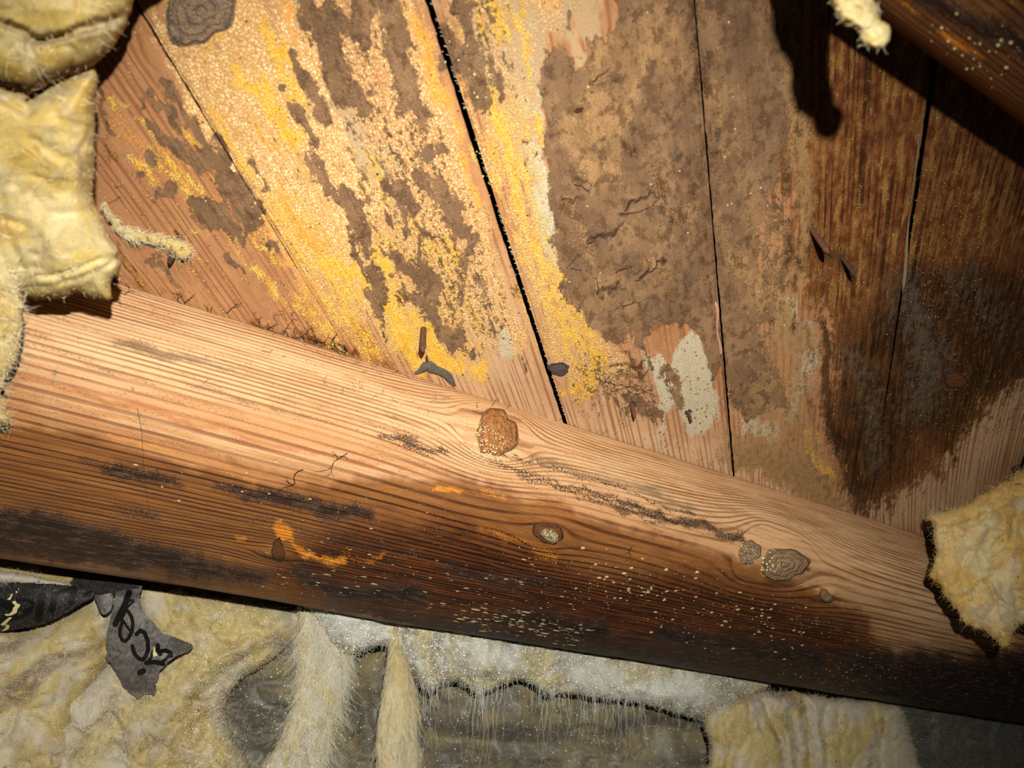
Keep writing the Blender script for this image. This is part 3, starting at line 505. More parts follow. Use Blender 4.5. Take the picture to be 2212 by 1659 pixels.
# knots: raised plugs with their own rings
def knot_material(name, cols, wet):
    n = NB(name); p = n.attr('pos2').outputs['Vector']; r = n.attr('grain').outputs['Fac']
    x = n.noise(n.scale(p, (3, 3, 1)), 1, 4, .6); y = n.noise(n.scale(p, (14, 14, 1)), 1, 3, .6)
    ring = n.ss(n.math('SINE', n.add(n.mul(r, 24), n.mul(x, 9))), -.2, .9)
    c = n.mix(n.ss(x, .35, .65), cols[0], cols[1]); c = n.mix(n.mul(n.mul(ring, x), .45), c, cols[2])
    c = n.mix(n.ss(n.add(r, n.mul(n.math('SUBTRACT', x, .5), .6)), .72, .95), c, cols[2])
    c = n.mix(n.mul(n.ss(y, .52, .6), .6), c, cols[3]); c = n.mix(n.ss(n.add(r, n.mul(n.math('SUBTRACT', x, .5), .2)), .88, .98, 0, .75), c, cols[4] if len(cols) > 4 else cols[2])
    if wet:
        v = n.voro(n.scale(p, (9, 9, 1)), 1, 'F1'); c = n.mix(n.mul(n.ss(v, .34, .28), n.attr('spots').outputs['Fac']), c, 'F4E4A8')
    return n.done(c, .55, .45, n.bump(n.add(n.add(x, y), n.mul(ring, -.4)), .0012))
MK = [knot_material('knot_amber', ('B47A42', '9A6438', '6A4830', '5A2A18', 'B08052'), True), knot_material('knot_cream', ('6A3C20', 'E8D8A0', '5A2E18', 'F0E4B4'), False), knot_material('knot_grey', ('8A6C50', '9C7E60', '5A4030', '8E7450', 'A07A50'), True), knot_material('knot_rust', ('6A3A1C', '7C4A24', '34180C', '9A5A28'), False), knot_material('knot_bark', ('4A3E3C', '5A4C46', '241C18', '80706A'), False)]
def knot(px, py, rx, ry, ang, mat, parent, raise_, label, seed=0, spots=None, bvh=None, on_deck=False, base=0):
    nr, nt = 22, 56; V = []; gr = []; uvs = []; sp = []
    for i in range(nr+1):
        rr = i/nr
        for k in range(nt):
            th = 2*math.pi*k/nt; wob = 1+.13*math.sin(2*th+seed)+.08*math.sin(3*th+seed*2.1)+.05*math.sin(7*th+seed)
            x = rr*rx*wob*math.cos(th); y = rr*ry*wob*math.sin(th); ca, sa = math.cos(ang), math.sin(ang)
            X = px+x*ca-y*sa; Y = py+x*sa+y*ca
            if on_deck: hp = (deck(X, Y, base), N)
            else: hp = hit(X, Y, bvh) or (V and (V[-1], N))
            up = raise_*(1-rr**3)*(1+.5*(vn(np.array([x/9.]), np.array([y/9.]), seed)[0]-.5)) - (.0012 if i == nr else 0)+raise_*.35*math.exp(-((rr-.9)/.07)**2)
            V.append(hp[0]+hp[1]*(up+.0002)); gr.append(rr); uvs.append((x/rx*1.0, y/ry*1.0*(ry/rx)))
            sp.append(0 if spots is None else max(0, 1-math.hypot(x-spots[0], y-spots[1])/spots[2]))
    V = np.array(V); q = []
    for i in range(nr):
        for k in range(nt): q.append((i*nt+k, i*nt+(k+1) % nt, (i+1)*nt+(k+1) % nt, (i+1)*nt+k))
    o = mesh_np('knot', V, q, mat, parent, True, None, {'grain': np.array(gr), 'spots': np.clip(np.array(sp)*2, 0, 1)}, np.array(uvs)); o['label'] = label; return o
knot(1072, 936, 44, 56, .45, MK[0], rafter, .0015, 'large amber knot dotted with cream mould', 1, (-15, 40, 60))
knot(1184, 1152, 32, 24, .35, MK[3], rafter, .0006, 'small red-brown oval knot', 2)
knot(1188, 1155, 22, 15, .75, MK[1], rafter, .0012, 'cream centre of the small oval knot', 3)
knot(1692, 1218, 58, 33, .08, MK[2], rafter, .0016, 'wide grey-brown knot', 4, (-60, 10, 60))
knot(1618, 1192, 27, 24, .9, MK[2], rafter, .0016, 'small grey knot touching the wide one', 5, (0, 16, 40))
knot(601, 1188, 15, 24, 0.1, MK[3], rafter, .0010, 'narrow knot under the orange mould', 6)
knot(1782, 1284, 15, 11, .6, MK[2], rafter, .0028, 'tiny pale glossy knot', 7)
# second rafter, close to the lens in the upper right corner
rz = rays(2055., 60.); tq = .226/F; Pe = rz*tq            # a point of its lower outer arris
hE = D-(-(Pe@N)); pr2 = [(0,-.001),(.002,.03),(.006,.055),(.015,hE-.006),(.03,hE),(.10,hE+.001),(.150,hE),(.1515,hE-.0006),(.161,hE-.0135),(.162,hE-.016),(.163,.03),(.166,-.001)]
Of = Pe-N*hE-Q*.156
Of = Of-N*((Of-O0)@N)
A2, S2, P2, L2 = beam_surface(Of, pr2, -.30, .22, .002, 130, (), .5, 2)
px2, py2 = proj(P2); f = lambda it: paint(px2.ravel(), py2.ravel(), it)
z1 = np.ones(A2.size); nz = fbm(A2.ravel()*12, S2.ravel()*40, 88, 3)
stain2 = np.stack([z1*.9, .3+.3*nz, f([S([(1990,-10),(2110,55),(2260,130)], 20, 18, 1.), S([(2150,40),(2260,90)], 14, 18, .7), S([(2080,110),(2240,190)], 7, 14, .5)]), z1*.5], 1)
tone2 = np.stack([f([S([(2030,70),(2070,95),(2120,125)], [7,10,6], 8, .9), S([(1940,0),(1980,30)], 8, 12, .6), S([(2120,130),(2212,190)], 8, 14, .35)]), z1*.2, z1*0, np.clip((S2.ravel()-(L2-.11))/.02, 0, 1)*0], 1)
V, q, t = close_beam(P2, 130, A2.shape[0])
rafter2 = tag(empty('rafter', tuple(Of)), 'blurred dark rafter close to the lens in the upper right corner', 'rafter')
b2 = mesh_np('timber', V, q, M_timber, rafter2, True, {'stain': e2(stain2), 'tone': e2(tone2)}, {'grain': e2(beam_grain(A2, S2, []).ravel())}, e2(np.stack([A2.ravel()+3, S2.ravel()], 1)), t)
bv2 = BVHTree.FromPolygons([tuple(v) for v in V], [tuple(int(i) for i in f_) for f_ in q])
# ------------------------------------------------------------------ mineral wool
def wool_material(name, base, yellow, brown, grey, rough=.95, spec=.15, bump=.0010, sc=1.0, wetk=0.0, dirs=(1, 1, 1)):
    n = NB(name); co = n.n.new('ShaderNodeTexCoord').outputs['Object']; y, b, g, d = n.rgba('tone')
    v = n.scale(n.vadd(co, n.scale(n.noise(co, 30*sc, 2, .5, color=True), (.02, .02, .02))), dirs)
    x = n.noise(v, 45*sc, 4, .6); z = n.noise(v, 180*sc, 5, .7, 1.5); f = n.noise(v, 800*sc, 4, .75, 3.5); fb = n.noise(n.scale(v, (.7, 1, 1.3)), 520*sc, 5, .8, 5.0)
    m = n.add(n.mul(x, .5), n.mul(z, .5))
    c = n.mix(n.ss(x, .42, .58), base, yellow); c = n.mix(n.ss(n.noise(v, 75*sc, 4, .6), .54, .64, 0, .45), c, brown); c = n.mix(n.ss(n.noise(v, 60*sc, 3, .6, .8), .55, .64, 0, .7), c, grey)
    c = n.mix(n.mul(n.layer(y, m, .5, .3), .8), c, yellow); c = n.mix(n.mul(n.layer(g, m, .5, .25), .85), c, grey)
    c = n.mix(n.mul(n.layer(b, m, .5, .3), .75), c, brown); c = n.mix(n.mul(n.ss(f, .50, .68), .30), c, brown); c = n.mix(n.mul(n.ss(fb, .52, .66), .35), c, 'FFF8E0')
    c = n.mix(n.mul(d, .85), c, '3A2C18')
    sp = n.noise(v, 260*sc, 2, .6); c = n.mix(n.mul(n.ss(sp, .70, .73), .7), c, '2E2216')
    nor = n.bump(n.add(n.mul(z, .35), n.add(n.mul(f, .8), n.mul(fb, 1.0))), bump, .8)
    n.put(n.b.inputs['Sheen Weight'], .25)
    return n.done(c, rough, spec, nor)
M_wool = wool_material('glass_wool', 'F0D690', 'F0C95C', 'A87C44', 'E4D094', bump=.0014)
M_woolD = wool_material('glass_wool_amber', 'F4DCA0', 'F0BE54', 'C08A40', 'E4D4B0', bump=.0014, sc=.8)
M_woolP = wool_material('glass_wool_low', 'FAE8C4', 'FCDE84', 'A87C50', 'F8F0E0', bump=.0032, sc=.7)
M_woolW = wool_material('wet_glass_wool', 'BCB49C', 'DCC884', '5E4E38', 'F4F4EA', rough=.34, spec=.6, bump=.0014, sc=.8)
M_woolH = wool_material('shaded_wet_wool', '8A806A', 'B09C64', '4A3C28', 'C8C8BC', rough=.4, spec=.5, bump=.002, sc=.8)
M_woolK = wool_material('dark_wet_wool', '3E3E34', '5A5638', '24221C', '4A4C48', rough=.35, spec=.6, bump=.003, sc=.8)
M_tuft = wool_material('pulled_wool', 'EADCB0', 'E8CC84', 'A8884E', 'C8C0A4', bump=.0018, sc=.9, dirs=(2.2, 1, .35))
def fibre_mat(name, col, rough=.5):
    n = NB(name); return n.done(col, rough, .4)
MF = {'cream': fibre_mat('fibre_cream', 'FAEBC4'), 'amber': fibre_mat('fibre_amber', 'F0CC7C'), 'white': fibre_mat('fibre_white', 'ECEADA', .35), 'dark': fibre_mat('fibre_dark', '1C120C'), 'olive': fibre_mat('fibre_olive', '8A8468', .4), 'grey': fibre_mat('fibre_grey', '8C8878')}
def catmull(poly, n=5, closed=True):
    P = np.array(poly, float); m = len(P); out = []
    for i in range(m if closed else m-1):
        p0, p1, p2, p3 = (P[(i+j-1) % m] if closed else P[min(max(i+j-1, 0), m-1)] for j in range(4))
        for k in range(n):
            t = k/n; out.append(.5*((2*p1)+(-p0+p2)*t+(2*p0-5*p1+4*p2-p3)*t*t+(-p0+3*p1-3*p2+p3)*t**3))
    if not closed: out.append(P[-1])
    return np.array(out)
def wool(label, outline, z0, R, T, Tb=.012, step=6, lump=.004, lsc=70, ragged=6, tone=(), creases=(), hills=(), mat=None, parts=None, seed=0, stretch=(1, 1), smooth_n=4, name='insulation_batt', folds=(0, 1, 0), micro=None, group=None, cat='insulation'):
    """a body of wool: outline in picture degrees, z0(px,py) depth of its rim in metres, R rim width px, T bulge towards the lens, Tb behind"""
    ol = catmull(outline, smooth_n); x0, y0 = ol.min(0)-step*2; x1, y1 = ol.max(0)+step*2
    X, Y = np.meshgrid(np.arange(x0, x1, step), np.arange(y0, y1, step), indexing='ij')
    s = sdf(X, Y, [tuple(p) for p in ol])
    s = s+ragged*2*(fbm(X/22, Y/22, 300+seed, 4, .6)-.5)*np.clip(1-s/60, 0, 1)
    gx, gy = np.gradient(s, step, step); gn = np.hypot(gx, gy)+1e-6
    out = s < 0; k = np.where(out, np.clip(-s, 0, step*1.5)/np.maximum(gn, .35), 0)
    Xs = X+gx/gn*k; Ys = Y+gy/gn*k; d = np.maximum(s, 0)
    nx, ny = X.shape; val = s > -step*1.05
    cell = val[:-1, :-1] & val[1:, :-1] & val[1:, 1:] & val[:-1, 1:] & ((s[:-1, :-1] > 0) | (s[1:, :-1] > 0) | (s[1:, 1:] > 0) | (s[:-1, 1:] > 0))
    rim = np.clip(d/R, 0, 1); b = np.sqrt(1-(1-rim)**2)
    sx, sy = stretch
    wx = X+40*(fbm(X/60, Y/60, 410+seed, 2)-.5); wy = Y+40*(fbm(X/60, Y/60, 420+seed, 2)-.5)
    n1 = fbm(wx/(lsc*sx), wy/(lsc*sy), 430+seed, 4, .45); rg = 1-2*np.abs(fbm(wx/(lsc*.8*sx)+9, wy/(lsc*.8*sy), 440+seed, 3, .45)-.5)
    fr = fbm(wx/9, wy/9, 460+seed, 3, .6)-.5
    bulge = T*b+b*(lump*2.6*(n1-.5)+(micro if micro is not None else (.0004 if mat is None else .0018))*fr-lump*1.0*np.clip(rg-.80, 0, 1)/.2)
    if folds[0]: bulge = bulge+b*folds[0]*(fbm(wx/folds[1], wy/folds[2], 450+seed, 3)-.5)*2
    for (pts, w, dep) in creases: bulge = bulge-dep*stroke(wx*.5+X*.5, wy*.5+Y*.5, pts, w, w*1.3)*b
    for (pts, w, hh) in hills: bulge = bulge+hh*stroke(X, Y, pts, w, w*1.1)*b
    zr = z0(Xs, Ys); r = rays(Xs, Ys)/F
    zd = F*D/np.maximum(-(rays(Xs, Ys)@N), 60); Pf = r*np.minimum(zr-bulge, zd-.006)[..., None]; Pb = r*np.minimum(zr+Tb*b, zd-.002)[..., None]
    idx = -np.ones((nx, ny), int); used = np.zeros((nx, ny), bool)
    for a_, b_ in ((0, 0), (1, 0), (1, 1), (0, 1)): used[a_:nx-1+a_, b_:ny-1+b_] |= cell
    idx[used] = np.arange(used.sum()); m = int(used.sum())
    ci, cj = np.nonzero(cell); quad = np.stack([idx[ci, cj], idx[ci+1, cj], idx[ci+1, cj+1], idx[ci, cj+1]], 1)
    rimv = (out & used)[used]                       # rim vertices are shared by front and back
    bi = np.where(rimv, np.arange(m), 0); nb = (~rimv).sum(); bi[~rimv] = m+np.arange(nb)
    V = np.concatenate([Pf[used], Pb[used][~rimv]])
    q = np.concatenate([quad, bi[quad][:, ::-1]])
    tn = np.zeros((nx, ny, 4))
    wX, wY = warp(X, Y, 1.2)
    for (ch, items) in tone: tn[..., ch] = np.maximum(tn[..., ch], paint(wX, wY, items))
    tn[..., 3] = np.maximum(tn[..., 3], 0)
    tv = tn[used]; tv = np.concatenate([tv, tv[~rimv]])
    c0 = V[:m].mean(0)
    root = empty(name, tuple(c0)); root['label'] = label; root['category'] = cat
    if group: root['group'] = group
    o = mesh_np('wool_body', V, q, mat or M_wool, root, True, {'tone': tv})
    return dict(root=root, obj=o, P=Pf, used=used & (s > 0), X=X, Y=Y, s=s, step=step)
def fuzz(w, n, ln=(.004, .010), rad=.00004, mat='cream', down=0.0, out=.14, seed=0, edge=False, curl=.5, where=None, name='fibres', k=6, inner=0):
    if edge or mat in ('cream', 'amber') and down == 0: rad = .000032
    rs = np.random.RandomState(seed+50); P = w['P']; ok = w['used'].copy()
    ok &= w['s'] > inner
    if edge: ok &= w['s'] < 26
    if where is not None: ok &= paint(w['X'], w['Y'], where) > .5
    I, J = np.nonzero(ok)
    if len(I) == 0: return
    c = rs.randint(0, len(I), n); I = I[c]; J = J[c]; p = P[I, J]+rs.normal(0, .0006, (n, 3))
    view = -p/np.linalg.norm(p, axis=1, keepdims=True)
    d = rs.normal(0, 1, (n, 3)); d -= (d*view).sum(1, keepdims=True)*view; d /= np.linalg.norm(d, axis=1, keepdims=True)
    d = d*(1-down)+np.array([0, 0, -1.])*down+view*out*rs.rand(n, 1); d /= np.linalg.norm(d, axis=1, keepdims=True)
    L = ln[0]+(ln[1]-ln[0])*rs.rand(n)**2; pts = [p]; bend = rs.normal(0, 1, (n, 3))*curl
    for i in range(1, k):
        dd = d+bend*(i/k)-view*out*.8*(i/k); dd += rs.normal(0, .18, (n, 3)); dd /= np.linalg.norm(dd, axis=1, keepdims=True)
        pts.append(pts[-1]+dd*(L/(k-1))[:, None])
    return hairs(name, np.stack(pts, 1), rad*(.6+.9*rs.rand(n)), MF[mat], w['root'])
def drops(name, P, r, mat, parent):
    """tiny beads of water: one mesh, kind stuff"""
    ico = np.array([(0,0,1),(.894,0,.447),(.276,.851,.447),(-.724,.526,.447),(-.724,-.526,.447),(.276,-.851,.447),(.724,.526,-.447),(-.276,.851,-.447),(-.894,0,-.447),(-.276,-.851,-.447),(.724,-.526,-.447),(0,0,-1)])
    tr = np.array([(0,1,2),(0,2,3),(0,3,4),(0,4,5),(0,5,1),(1,6,2),(2,7,3),(3,8,4),(4,9,5),(5,10,1),(6,7,2),(7,8,3),(8,9,4),(9,10,5),(10,6,1),(11,7,6),(11,8,7),(11,9,8),(11,10,9),(11,6,10)])
    n = len(P); V = (P[:, None, :]+ico[None]*np.asarray(r)[:, None, None]).reshape(-1, 3); T = (tr[None]+np.arange(n)[:, None, None]*12).reshape(-1, 3)
    o = mesh_np(name, V, None, mat, parent, True, tris=T); o['kind'] = 'stuff'; return o
_n = NB('water_bead'); M_bead = _n.done('F0EEE0', .2, 1.0); _n.put(_n.b.inputs['Coat Weight'], 1.0); _n.put(_n.b.inputs['Coat Roughness'], .03)
_n = NB('resin_bead'); M_amber = _n.done('D8A048', .25, .9)  # golden sparkle of the droplets put into their base colour
def wet(w, n, r=(.00012, .0004), where=None, seed=0, mat=None, name='water_beads'):
    rs = np.random.RandomState(seed+90); ok = w['used'] & (w['s'] > 8)
    if where is not None: ok &= paint(w['X'], w['Y'], where) > .5
    I, J = np.nonzero(ok); c = rs.randint(0, len(I), n); p = w['P'][I[c], J[c]]; p = p+rs.normal(0, .0005, p.shape)-p/np.linalg.norm(p, axis=1, keepdims=True)*.0004
    return drops(name, p, r[0]+(r[1]-r[0])*rs.rand(n)**3, mat or M_bead, w['root'])
kd = lambda h: (lambda x, y: F*(D-h)/-(rays(x, y)@N))
kz = lambda z, ax=0, ay=0: (lambda x, y: 379/(965.5-.22*np.clip(x, -200, 2330))+z-.525-.0+ay*(y-(1218+.165*x)-90)/300)
# --- upper left: rolled edge and hanging sheet
b = wool('upper roll of yellow glass wool in the top left corner, creased across', [(-420,-160),(330,-120),(305,-30),(288,5),(270,60),(238,108),(205,142),(160,160),(110,182),(60,205),(20,190),(-110,170),(-420,190)], kd(.030), 80, .022, .018, 5, .0022, 80, 5,
    tone=[(0, [S([(40,30),(160,30),(120,120)], 40, 40, .8), S([(250,0)], 30, 30, .8), S([(-20,150),(40,160)], 40, 30, .7)]), (1, [S([(60,75),(110,85),(200,60),(260,45)], [6,10,14,10], 14, .8), S([(60,185),(150,150),(220,110)], 12, 14, .9), S([(150,90),(190,110)], 12, 16, .5)]), (2, [S([(150,110),(220,90)], 26, 30, .6)])],
    creases=[([(-80,20),(0,50),(45,70),(80,88),(140,70),(200,50),(270,30)], 7, .007), ([(60,90),(60,130),(90,185)], 6, .002)], hills=[([(30,20),(180,20)], 34, .004), ([(0,140),(60,150)], 30, .005)], seed=1)
fuzz(b, 900, (.003, .007), seed=1, out=.0, curl=.15, inner=34); fuzz(b, 300, (.001, .0028), seed=2, edge=True, out=.1)
b = wool('cream sheet of glass wool hanging at the left with a torn lower corner', [(-380,150),(30,200),(60,215),(110,190),(160,165),(205,150),(209,185),(206,240),(204,290),(206,330),(203,400),(206,440),(222,480),(240,515),(258,543),(252,556),(262,570),(258,592),(262,615),(252,600),(240,612),(238,645),(228,650),(190,640),(160,634),(140,645),(100,646),(60,650),(40,640),(-380,620)], lambda x, y: kd(.052)(x, y)+.0*x, 60, .018, .012, 5, .0018, 110, 5,
    tone=[(0, [S([(60,260),(140,280)], 50, 50, .6), S([(20,400),(80,380)], 40, 50, .45)]), (1, [S([(200,200),(195,330),(190,420),(205,470)], [8,20,22,10], 22, .65), S([(100,215),(180,190)], 10, 16, .6), S([(55,640),(140,625),(240,575)], 5, 10, .6), S([(100,470),(150,360)], 10, 30, .35)]), (2, [S([(190,300),(185,420)], 18, 26, .5), S([(90,500),(120,540)], 40, 40, .4)])],
    creases=[([(-60,190),(10,215),(60,245)], 7, .005), ([(215,560),(150,590),(90,600)], 4, .003), ([(240,575),(170,605),(60,632)], 4, .003), ([(185,380),(170,330),(200,280)], 6, .003), ([(0,420),(20,520),(60,600)], 6, .002)],
    hills=[([(110,520),(120,560)], 45, .006), ([(110,280),(140,330)], 50, .003)], seed=3)
fuzz(b, 1000, (.003, .007), seed=3, out=.0, curl=.15, inner=34); fuzz(b, 500, (.001, .0028), seed=4, edge=True, out=.1)
b = wool('narrow bulge of yellow glass wool hugging the left picture edge over the timber', [(-110,500),(-20,545),(20,575),(42,620),(50,670),(46,730),(34,780),(14,815),(2,850),(10,885),(22,915),(8,922),(-110,930)], kd(.064), 40, .012, .01, 4, .0022, 60, 4,
    tone=[(0, [S([(10,640),(10,720)], 26, 26, .8)]), (1, [S([(40,600),(48,700),(20,800)], 5, 10, .5)])], seed=5)
fuzz(b, 1500, seed=5); fuzz(b, 700, (.002, .006), seed=6, edge=True, out=.2)
# --- lobe at the right on the rafter
b = wool('ragged amber lump of glass wool on the rafter at the right picture edge', [(2330,960),(2212,1015),(2170,1040),(2130,1062),(2080,1090),(2040,1100),(2022,1108),(2008,1112),(2014,1145),(2020,1190),(2012,1225),(2008,1250),(2024,1262),(2042,1285),(2070,1325),(2092,1348),(2122,1362),(2135,1372),(2152,1390),(2162,1400),(2178,1398),(2188,1380),(2196,1360),(2212,1345),(2330,1320)], lambda x, y: .500+(x-2010)*.00005+(y-1200)*(-.00003), 60, .022, .022, 4, .004, 46, 9,
    tone=[(0, [S([(2212,1030),(2060,1110),(2030,1260)], 22, 30, .9), S([(2150,1180)], 40, 40, .5), S([(2090,1340),(2180,1380)], 16, 20, .8)]), (1, [S([(2080,1210)], 24, 24, .35), S([(2212,1040),(2120,1090)], 6, 14, .5)]), (2, [S([(2170,1290),(2190,1330)], 30, 24, .8)])],
    creases=[([(2140,1260),(2160,1300),(2130,1340)], 5, .004), ([(2060,1130),(2140,1120),(2212,1090)], 6, .003)], mat=M_woolD, seed=7)
fuzz(b, 5000, (.003, .008), mat='amber', seed=7, out=.1); fuzz(b, 2200, (.002, .006), mat='amber', seed=8, edge=True, out=.2)
# --- out of focus tuft hanging in front of the upper right rafter
b = wool('blurred white tuft of wool dangling beside the upper right rafter', [(1690,-270),(1738,-150),(1752,-90),(1785,-50),(1798,-20),(1797,5),(1808,28),(1818,50),(1838,58),(1852,68),(1860,90),(1872,102),(1888,106),(1905,104),(1920,90),(1925,70),(1920,55),(1904,46),(1896,30),(1890,10),(1880,-20),(1860,-160)], (lambda x, y: .200+0*x), 26, .007, .007, 3, .0016, 26, 4, mat=M_wool, seed=9, cat='insulation')
fuzz(b, 300, (.001, .003), seed=9, edge=True, out=.05)
b = wool('ragged wool rag behind the blurred tuft, mostly seen as its shadow', [(1700,-330),(1750,-190),(1762,-110),(1790,-60),(1835,-66),(1850,-40),(1845,0),(1868,30),(1880,60),(1896,62),(1902,40),(1890,-40),(1880,-120),(1900,-330)], kz(.215), 14, .004, .004, 3, .001, 20, 7, seed=10) if False else None
# --- below the rafter
b = wool('beige fold of glass wool low in the left corner under the black printed paper', [(-330,1260),(0,1355),(90,1340),(170,1300),(230,1270),(290,1290),(260,1400),(200,1480),(170,1540),(150,1750),(-330,1750)], kz(.612, 0, -.02), 90, .035, .03, 6, .006, 80, 6,
    tone=[(1, [S([(0,1540),(60,1470),(120,1440),(230,1400)], [6,14,10,6], 16, .9), S([(20,1650),(60,1560)], 16, 26, .6), S([(0,1380),(120,1370)], 20, 30, .3)]), (0, [S([(180,1320),(200,1350)], 30, 24, .6)]), (2, [S([(-20,1600),(20,1640)], 40, 40, .5)])],
    creases=[([(-60,1560),(20,1510),(90,1450),(220,1400)], 10, .016), ([(130,1400),(160,1350)], 8, .004)], hills=[([(0,1440),(150,1370)], 40, .008)], mat=M_woolP, seed=11)
fuzz(b, 6000, (.004, .012), mat='cream', seed=11, out=.22)
b = wool('big tumbled heap of pale yellow glass wool at the bottom left', [(270,1235),(420,1260),(560,1285),(700,1310),(680,1360),(620,1400),(570,1440),(520,1470),(490,1520),(500,1580),(540,1660),(560,1750),(60,1750),(60,1640),(50,1560),(90,1500),(140,1470),(200,1450),(250,1400),(290,1330)], kz(.630, .0, -.02), 70, .035, .03, 5, .007, 62, 7,
    tone=[(0, [S([(560,1350),(440,1430),(330,1520),(200,1620)], [30,26,26,30], 26, .9), S([(380,1330)], 40, 40, .5), S([(500,1300)], 30, 30, .7)]), (1, [S([(290,1290),(320,1390)], 14, 20, .6), S([(330,1620),(480,1500)], 22, 30, .6), S([(120,1560),(180,1640)], 20, 26, .5), S([(400,1390),(380,1350)], 6, 10, .5), S([(80,1650),(240,1480)], 12, 26, .4)]), (2, [S([(200,1500),(160,1560)], 30, 30, .7), S([(290,1350),(340,1300)], 24, 26, .6), S([(250,1640)], 50, 40, .6)])],
    creases=[([(600,1390),(500,1440),(420,1520),(360,1600),(330,1680)], 12, .014), ([(230,1560),(300,1500),(390,1470)], 9, .006), ([(300,1320),(380,1400),(360,1430)], 8, .006), ([(100,1700),(200,1590),(240,1560)], 9, .008), ([(400,1290),(400,1340),(430,1370)], 7, .004)],
    hills=[([(600,1360),(470,1430),(360,1500),(300,1560)], 34, .018), ([(200,1500),(150,1600)], 40, .010), ([(400,1320),(500,1310)], 40, .006), ([(420,1600),(470,1650)], 40, .010)], mat=M_woolP, seed=12)
fuzz(b, 12000, (.004, .014), mat='cream', seed=12, out=.22); fuzz(b, 2500, (.004, .012), mat='grey', seed=13, edge=True); wet(b, 1200, (.00014, .0006), seed=1, where=[S([(560,1300),(480,1450),(460,1650)], 70)])
b = wool('dim olive wad of glass wool tucked under the rafter at far left', [(-120,1180),(0,1195),(90,1210),(180,1232),(215,1245),(190,1262),(150,1268),(110,1262),(60,1250),(-120,1236)], kz(.60), 30, .012, .02, 5, .003, 60, 3, tone=[(0, [S([(0,1220),(180,1250)], 60, 30, .6)]), (1, [S([(120,1230),(200,1250)], 16, 20, .6)])], mat=M_woolP, seed=14)
b = wool('thin pale lip of wool above the black printed paper', [(-120,1228),(0,1234),(50,1240),(100,1250),(150,1262),(110,1270),(60,1264),(0,1262),(-120,1262)], kz(.578), 12, .008, .01, 4, .002, 40, 3, tone=[(2, [S([(-60,1245),(120,1260)], 30, 20, .7)])], mat=M_woolP, seed=15)
fuzz(b, 400, (.003, .006), mat='cream', seed=15)
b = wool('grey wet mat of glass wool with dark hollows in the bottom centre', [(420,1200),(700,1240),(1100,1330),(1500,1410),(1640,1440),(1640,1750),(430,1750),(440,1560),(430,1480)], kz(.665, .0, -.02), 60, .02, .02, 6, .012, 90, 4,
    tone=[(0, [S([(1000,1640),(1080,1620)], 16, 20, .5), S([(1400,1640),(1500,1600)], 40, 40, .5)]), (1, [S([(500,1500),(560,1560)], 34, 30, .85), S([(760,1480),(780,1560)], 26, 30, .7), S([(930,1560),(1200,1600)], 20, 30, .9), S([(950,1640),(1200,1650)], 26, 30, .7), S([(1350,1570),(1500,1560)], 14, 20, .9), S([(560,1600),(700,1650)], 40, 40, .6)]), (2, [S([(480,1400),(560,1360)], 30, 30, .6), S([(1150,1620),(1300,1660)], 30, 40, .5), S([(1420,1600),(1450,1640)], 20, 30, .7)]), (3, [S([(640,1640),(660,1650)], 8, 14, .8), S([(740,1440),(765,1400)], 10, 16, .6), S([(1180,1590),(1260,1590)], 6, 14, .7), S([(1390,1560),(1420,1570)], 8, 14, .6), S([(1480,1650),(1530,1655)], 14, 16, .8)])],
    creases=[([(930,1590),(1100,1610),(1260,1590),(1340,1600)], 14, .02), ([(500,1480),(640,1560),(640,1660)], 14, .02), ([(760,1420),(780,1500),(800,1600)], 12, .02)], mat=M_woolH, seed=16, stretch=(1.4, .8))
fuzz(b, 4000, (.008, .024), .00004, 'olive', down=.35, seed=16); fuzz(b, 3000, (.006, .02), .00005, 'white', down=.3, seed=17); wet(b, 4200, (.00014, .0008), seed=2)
b = wool('glossy white-grey swell of wet wool along the underside of the rafter', [(640,1290),(700,1270),(860,1310),(1100,1345),(1400,1400),(1650,1460),(1640,1500),(1590,1520),(1540,1550),(1480,1545),(1420,1530),(1370,1515),(1300,1510),(1230,1500),(1180,1500),(1140,1470),(1090,1478),(1040,1500),(1000,1480),(960,1475),(930,1500),(900,1470),(880,1440),(850,1400),(820,1395),(790,1402),(760,1420),(720,1400),(690,1350)], kz(.580, .0, -.01), 46, .026, .02, 5, .007, 62, 7,
    tone=[(2, [S([(720,1330),(800,1350)], 40, 30, 1.), S([(1030,1410),(1100,1420)], 30, 30, .8), S([(1260,1440),(1320,1470)], 34, 30, .9), S([(1380,1500),(1500,1490)], 28, 30, 1.)]), (0, [S([(970,1450),(1080,1495)], 9, 12, .9), S([(1110,1400),(1115,1490)], 4, 8, .7), S([(1190,1540),(1240,1520)], 8, 10, .6)]), (1, [S([(930,1420),(960,1460)], 20, 24, .5), S([(1150,1400),(1180,1480)], 10, 16, .4), S([(1560,1480),(1600,1500)], 14, 16, .7)])],
    creases=[([(1180,1400),(1190,1480)], 8, .006), ([(900,1380),(940,1450)], 10, .006), ([(1330,1470),(1450,1540)], 8, .004)], hills=[([(720,1330),(830,1370)], 30, .008), ([(1400,1500),(1540,1500)], 26, .010), ([(1020,1420),(1090,1430)], 26, .006)], mat=M_woolW, seed=18)
fuzz(b, 6000, (.004, .014), .00006, 'white', down=.15, seed=18); wet(b, 5200, (.00014, .0008), seed=3)
fuzz(b, 170, (.015, .07), .00007, 'white', down=.88, seed=19, curl=.12, where=[S([(900,1460),(1000,1480),(1130,1480),(1250,1500),(1400,1525)], 12)], k=9, out=.1, name='hanging_fibres')
